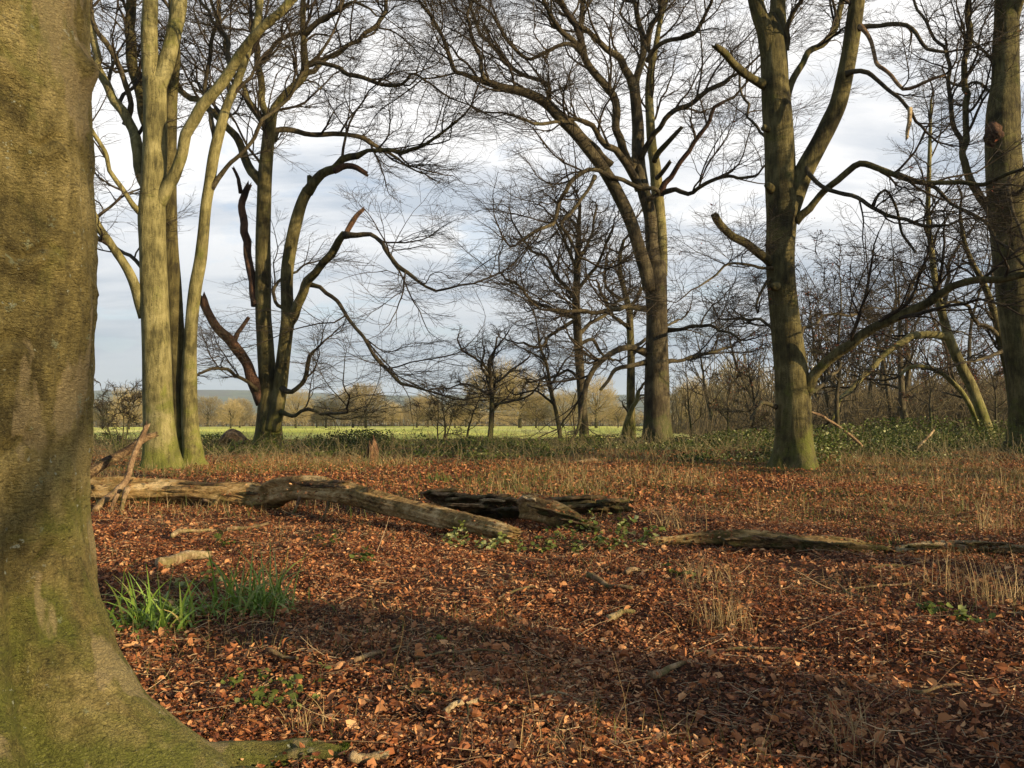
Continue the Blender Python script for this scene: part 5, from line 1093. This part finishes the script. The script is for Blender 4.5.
for a in [('tall pale dry grass tuft in the sunny leaves right of centre', 722, 628, 110, .42, .004, .13),
          ('smaller dry grass tuft close above the tall pale one', 702, 585, 60, .35, .005, .12),
          ('tall dry grass stems in front of the pale log at the right', 965, 592, 90, .45, .005, .2),
          ('thin dry grass clump against the right edge of the photo', 1012, 606, 50, .4, .005, .15),
          ('sparse dry stalks at the bottom right in the shade', 845, 748, 36, .38, .004, .09),
          ('dry grass clump at the very bottom centre', 566, 755, 60, .22, .004, .12),
          ('dry grass tuft at the bottom left of centre, beyond the mossy root', 312, 728, 60, .24, .005, .07),
          ('straw tuft behind the hollow log, left of its dark part', 680, 527, 60, .5, .008, .2),
          ('upright straw tuft behind the pale log at the right', 986, 530, 60, .5, .008, .22)]:
    tuft('grass_tuft', a[0], a[1], a[2], a[3], a[4], a[5], a[6], (.55, 1.0), G1)
for a in [('bright green tuft in the middle of the far leaves', 438, 481, 60, .32, .02, .2), ('green grassy tuft behind the dark end of the hollow log', 880, 541, 160, .16, .008, .22)]:
    tuft('grass_tuft', a[0], a[1], a[2], a[3], a[4], a[5], a[6], (.0, .4), 'green grass tufts')
G2 = 'clumps of green strap leaves'
for a in [('spreading clump of green strap leaves nearest the foreground trunk', 160, 620, 190, .50, .020, .14, .8),
          ('upright bright green strap-leaved clump, right one of the pair', 260, 606, 190, .54, .020, .13, .7),
          ('low thin green strap-leaved clump between the two large ones', 208, 612, 45, .28, .015, .1, .8)]:
    tuft('strap_leaf_plant', a[0], a[1], a[2], a[3], a[4], a[5], a[6], (0, 1), G2, a[7], 'strap', 'plant', part='leaves', bend=1.3)
for a in [('sparse green and straw grass at the bottom right of centre', 640, 740, 60, .16, .005, .16, .7), ('little green grass sprout at the bottom centre', 596, 716, 14, .14, .006, .03, .6), ('loose green-yellow grass blades near the bottom, right of the bottom sprout', 742, 752, 50, .18, .005, .15, .7),
          ('green grass blades beside the mossy root tip', 330, 744, 50, .13, .005, .09, .7), ('thin green grass in front of the broken tip of the main log', 545, 575, 30, .14, .006, .1, .6)]:
    tuft('grass_tuft', a[0], a[1], a[2], a[3], a[4], a[5], a[6], (.1, .7), 'green grass sprouts on the near floor', a[7])
# single tall grass stems near the camera
gg = np.random.default_rng(15); mb = MB(); n = 34
pxs = gg.uniform(380, 1010, n); pys = gg.uniform(640, 765, n); Yd = EYE * F / (pys - HOR)
S = np.stack([xat(pxs, Yd), Yd, ground_z(xat(pxs, Yd), Yd)], -1)
P, Rr = grow(S, np.column_stack([gg.normal(0, .2, n), gg.normal(0, .2, n), np.ones(n)]), gg.uniform(.2, .5, n), np.full(n, .0012), 6, .08, (0, 0, 0), gg, .4)
tubes(P, Rr, 4, mb, gg.uniform(.5, 1, n)); o = mb.build('grass_stems', M['grass']); tag(o, 'lone thin dry stems standing up from the near leaves', 'grass', kind='stuff')

# leafy sprigs
def sprig(label, px, py, n, spread, h, size, tints, seed):
    Yd = EYE * F / (py - HOR); b = groundat(px, Yd); gg = np.random.default_rng(seed + px)
    root = thing('leafy_sprig', b, label, 'plant', 'bramble and seedling sprigs')
    n = int(n * 2.4); size = size * 1.2; m = max(3, n // 8); S = b + np.column_stack([gg.normal(0, spread * .4, m), gg.normal(0, spread * .3, m), np.zeros(m)])
    P, Rr = grow(S, np.column_stack([gg.normal(0, .9, m), gg.normal(0, .6, m), np.ones(m) * .8]), gg.uniform(.6, 1.2, m) * max(h, spread), np.full(m, .0025), 6, .2, (0, 0, -.08), gg, .5)
    mb = MB(); tubes(P, Rr, 4, mb); mb.build('stems', M['stick'], root)
    ii = gg.integers(0, m, n); kk = gg.integers(2, 7, n); L = P[ii, kk] + gg.normal(0, size * .5, (n, 3)); L[:, 2] = np.maximum(L[:, 2], ground_z(L[:, 0], L[:, 1]) + .04) + .02
    mb = MB(); V, Q, T, tt = leaves(L, gg.uniform(.7, 1.2, n) * size, .6, gg.uniform(*tints, n), gg, .3, .8); mb.add(V, Q, T, tt); mb.build('leaves', M['under'], root)
for a in [('pale-leaved bramble sprig under the middle of the right half of the main log', 455, 540, 22, .25, .18, .055, (.75, 1)), ('pale-leaved bramble sprig against the right end of the main log', 482, 546, 26, .3, .2, .055, (.7, 1)),
          ('silvery sprig at the broken tip of the main log', 502, 545, 16, .15, .18, .055, (.8, 1)),
          ('wide bramble sprig with pale leaves below the broken log', 612, 545, 70, .5, .22, .055, (.45, 1)),
          ('green bramble patch under the thin end of the broken log', 560, 546, 40, .35, .15, .05, (.3, .9)),
          ('small green seedling right of the bramble patch', 680, 580, 12, .12, .1, .045, (.3, .7)),
          ('small green sprig in the leaves above the shade band', 372, 560, 16, .2, .1, .05, (.2, .6)),
          ('leafy green sprig at the bottom left near the mossy root', 285, 700, 40, .22, .16, .035, (.4, .9)),
          ('green seedling beside the leafy sprig, nearer the trunk', 245, 680, 20, .12, .1, .03, (.4, .8)),
          ('tiny green seedling in the centre of the shade', 438, 644, 10, .06, .07, .03, (.5, .8)),
          ('green sprig in the sunny leaves on the right', 970, 622, 14, .1, .08, .05, (.5, .9)),
          ('dark green sprig lower right of the hollow log', 925, 610, 14, .1, .08, .05, (.2, .6)),
          ('yellow-green seedlings behind the strap-leaved clumps', 196, 588, 20, .2, .08, .05, (.7, .95)),
          ('small sprig below the arched part of the main log', 335, 548, 14, .2, .1, .045, (.2, .6)),
          ('green sprig at the lower left of the main log', 212, 545, 14, .2, .1, .045, (.2, .6))]:
    sprig(*a, seed=900)

# undergrowth band under the trees (brambles and nettles)
def undergrowth():
    gg = np.random.default_rng(55); n = 210000
    y = gg.uniform(22, 40, n); x = gg.uniform(-.66, .68, n) * y; px_ = 512 + x / y * F
    edge = np.interp(px_, [0, 200, 380, 520, 700, 850, 1024], [31, 30, 25.5, 25.5, 25.5, 24.2, 23.0]) + 2.5 * sn(x, y * .4, 60, 3, 0.7)
    den = smooth(edge, edge + 4, y) * smooth(-0.5, 0.25, sn(x, y, 61, 3, 0.75))
    keep = gg.random(n) < den * 0.9; x, y, px_ = x[keep], y[keep], px_[keep]
    hh = np.interp(px_, [0, 200, 380, 520, 700, 850, 1024], [.55, .5, .62, .35, .5, .85, 1.05]) * (1 - .45 * smooth(33, 41, y) * (px_ < 820)) * (0.25 + 1.15 * smooth(-.6, .8, sn(x, y, 62, 3, 0.9)) ** 1.5)
    z = ground_z(x, y) + hh * gg.uniform(0.02, 1, len(x)) ** 0.7
    tint = np.clip(gg.normal(.40, .2, len(x)) + .22 * sn(x, y, 63, 3, .5), 0, .88); tint[gg.random(len(x)) < np.where(px_ > 600, .10, .02)] = 1.0
    mb = MB(); V, Q, T, tt = leaves(np.stack([x, y, z], -1), gg.uniform(.05, .11, len(x)), .8, tint, gg, .3, .75); mb.add(V, Q, T, tt)
    o = mb.build('undergrowth', M['under'], None, False); tag(o, 'low green brambles and nettles filling the ground under the far trees', 'undergrowth', kind='stuff')
    n = 7000; y = gg.uniform(24, 43, n); x = gg.uniform(-.66, .68, n) * y
    P, Rr = grow(np.stack([x, y, ground_z(x, y)], -1), np.column_stack([gg.normal(0, .6, n), gg.normal(0, .6, n), np.ones(n)]), gg.uniform(.4, 1.1, n), np.full(n, .006), 5, .15, (0, 0, -.08), gg, .5)
    mb = MB(); tubes(P, Rr, 3, mb, gg.uniform(.1, .7, n)); o = mb.build('bramble_stems', M['far_twig']); tag(o, 'bare arching stems in the undergrowth under the trees', 'stems', kind='stuff')
undergrowth()

# =================================================================== haze
HZ = bpy.data.materials.new('haze_air'); HZ.use_nodes = True; nt = HZ.node_tree; nt.nodes.clear()
pv = N(nt, 'ShaderNodeVolumePrincipled', ins={'Density': 0.00011, 'Color': (0.62, 0.76, 0.95, 1), 'Anisotropy': 0.0}); oo = N(nt, 'ShaderNodeOutputMaterial'); LK(nt, pv.outputs[0], oo.inputs['Volume'])
s = 7600; lo, hi = -40, 170
V = [(-s, -s, lo), (s, -s, lo), (s, s, lo), (-s, s, lo), (-s, -s, hi), (s, -s, hi), (s, s, hi), (-s, s, hi)]
Q = [(3, 2, 1, 0), (4, 5, 6, 7), (0, 1, 5, 4), (1, 2, 6, 5), (2, 3, 7, 6), (3, 0, 4, 7)]
o = MB().add(V, Q).build('haze', HZ, None, False); tag(o, 'thin blue haze over the distance', 'haze', kind='stuff')
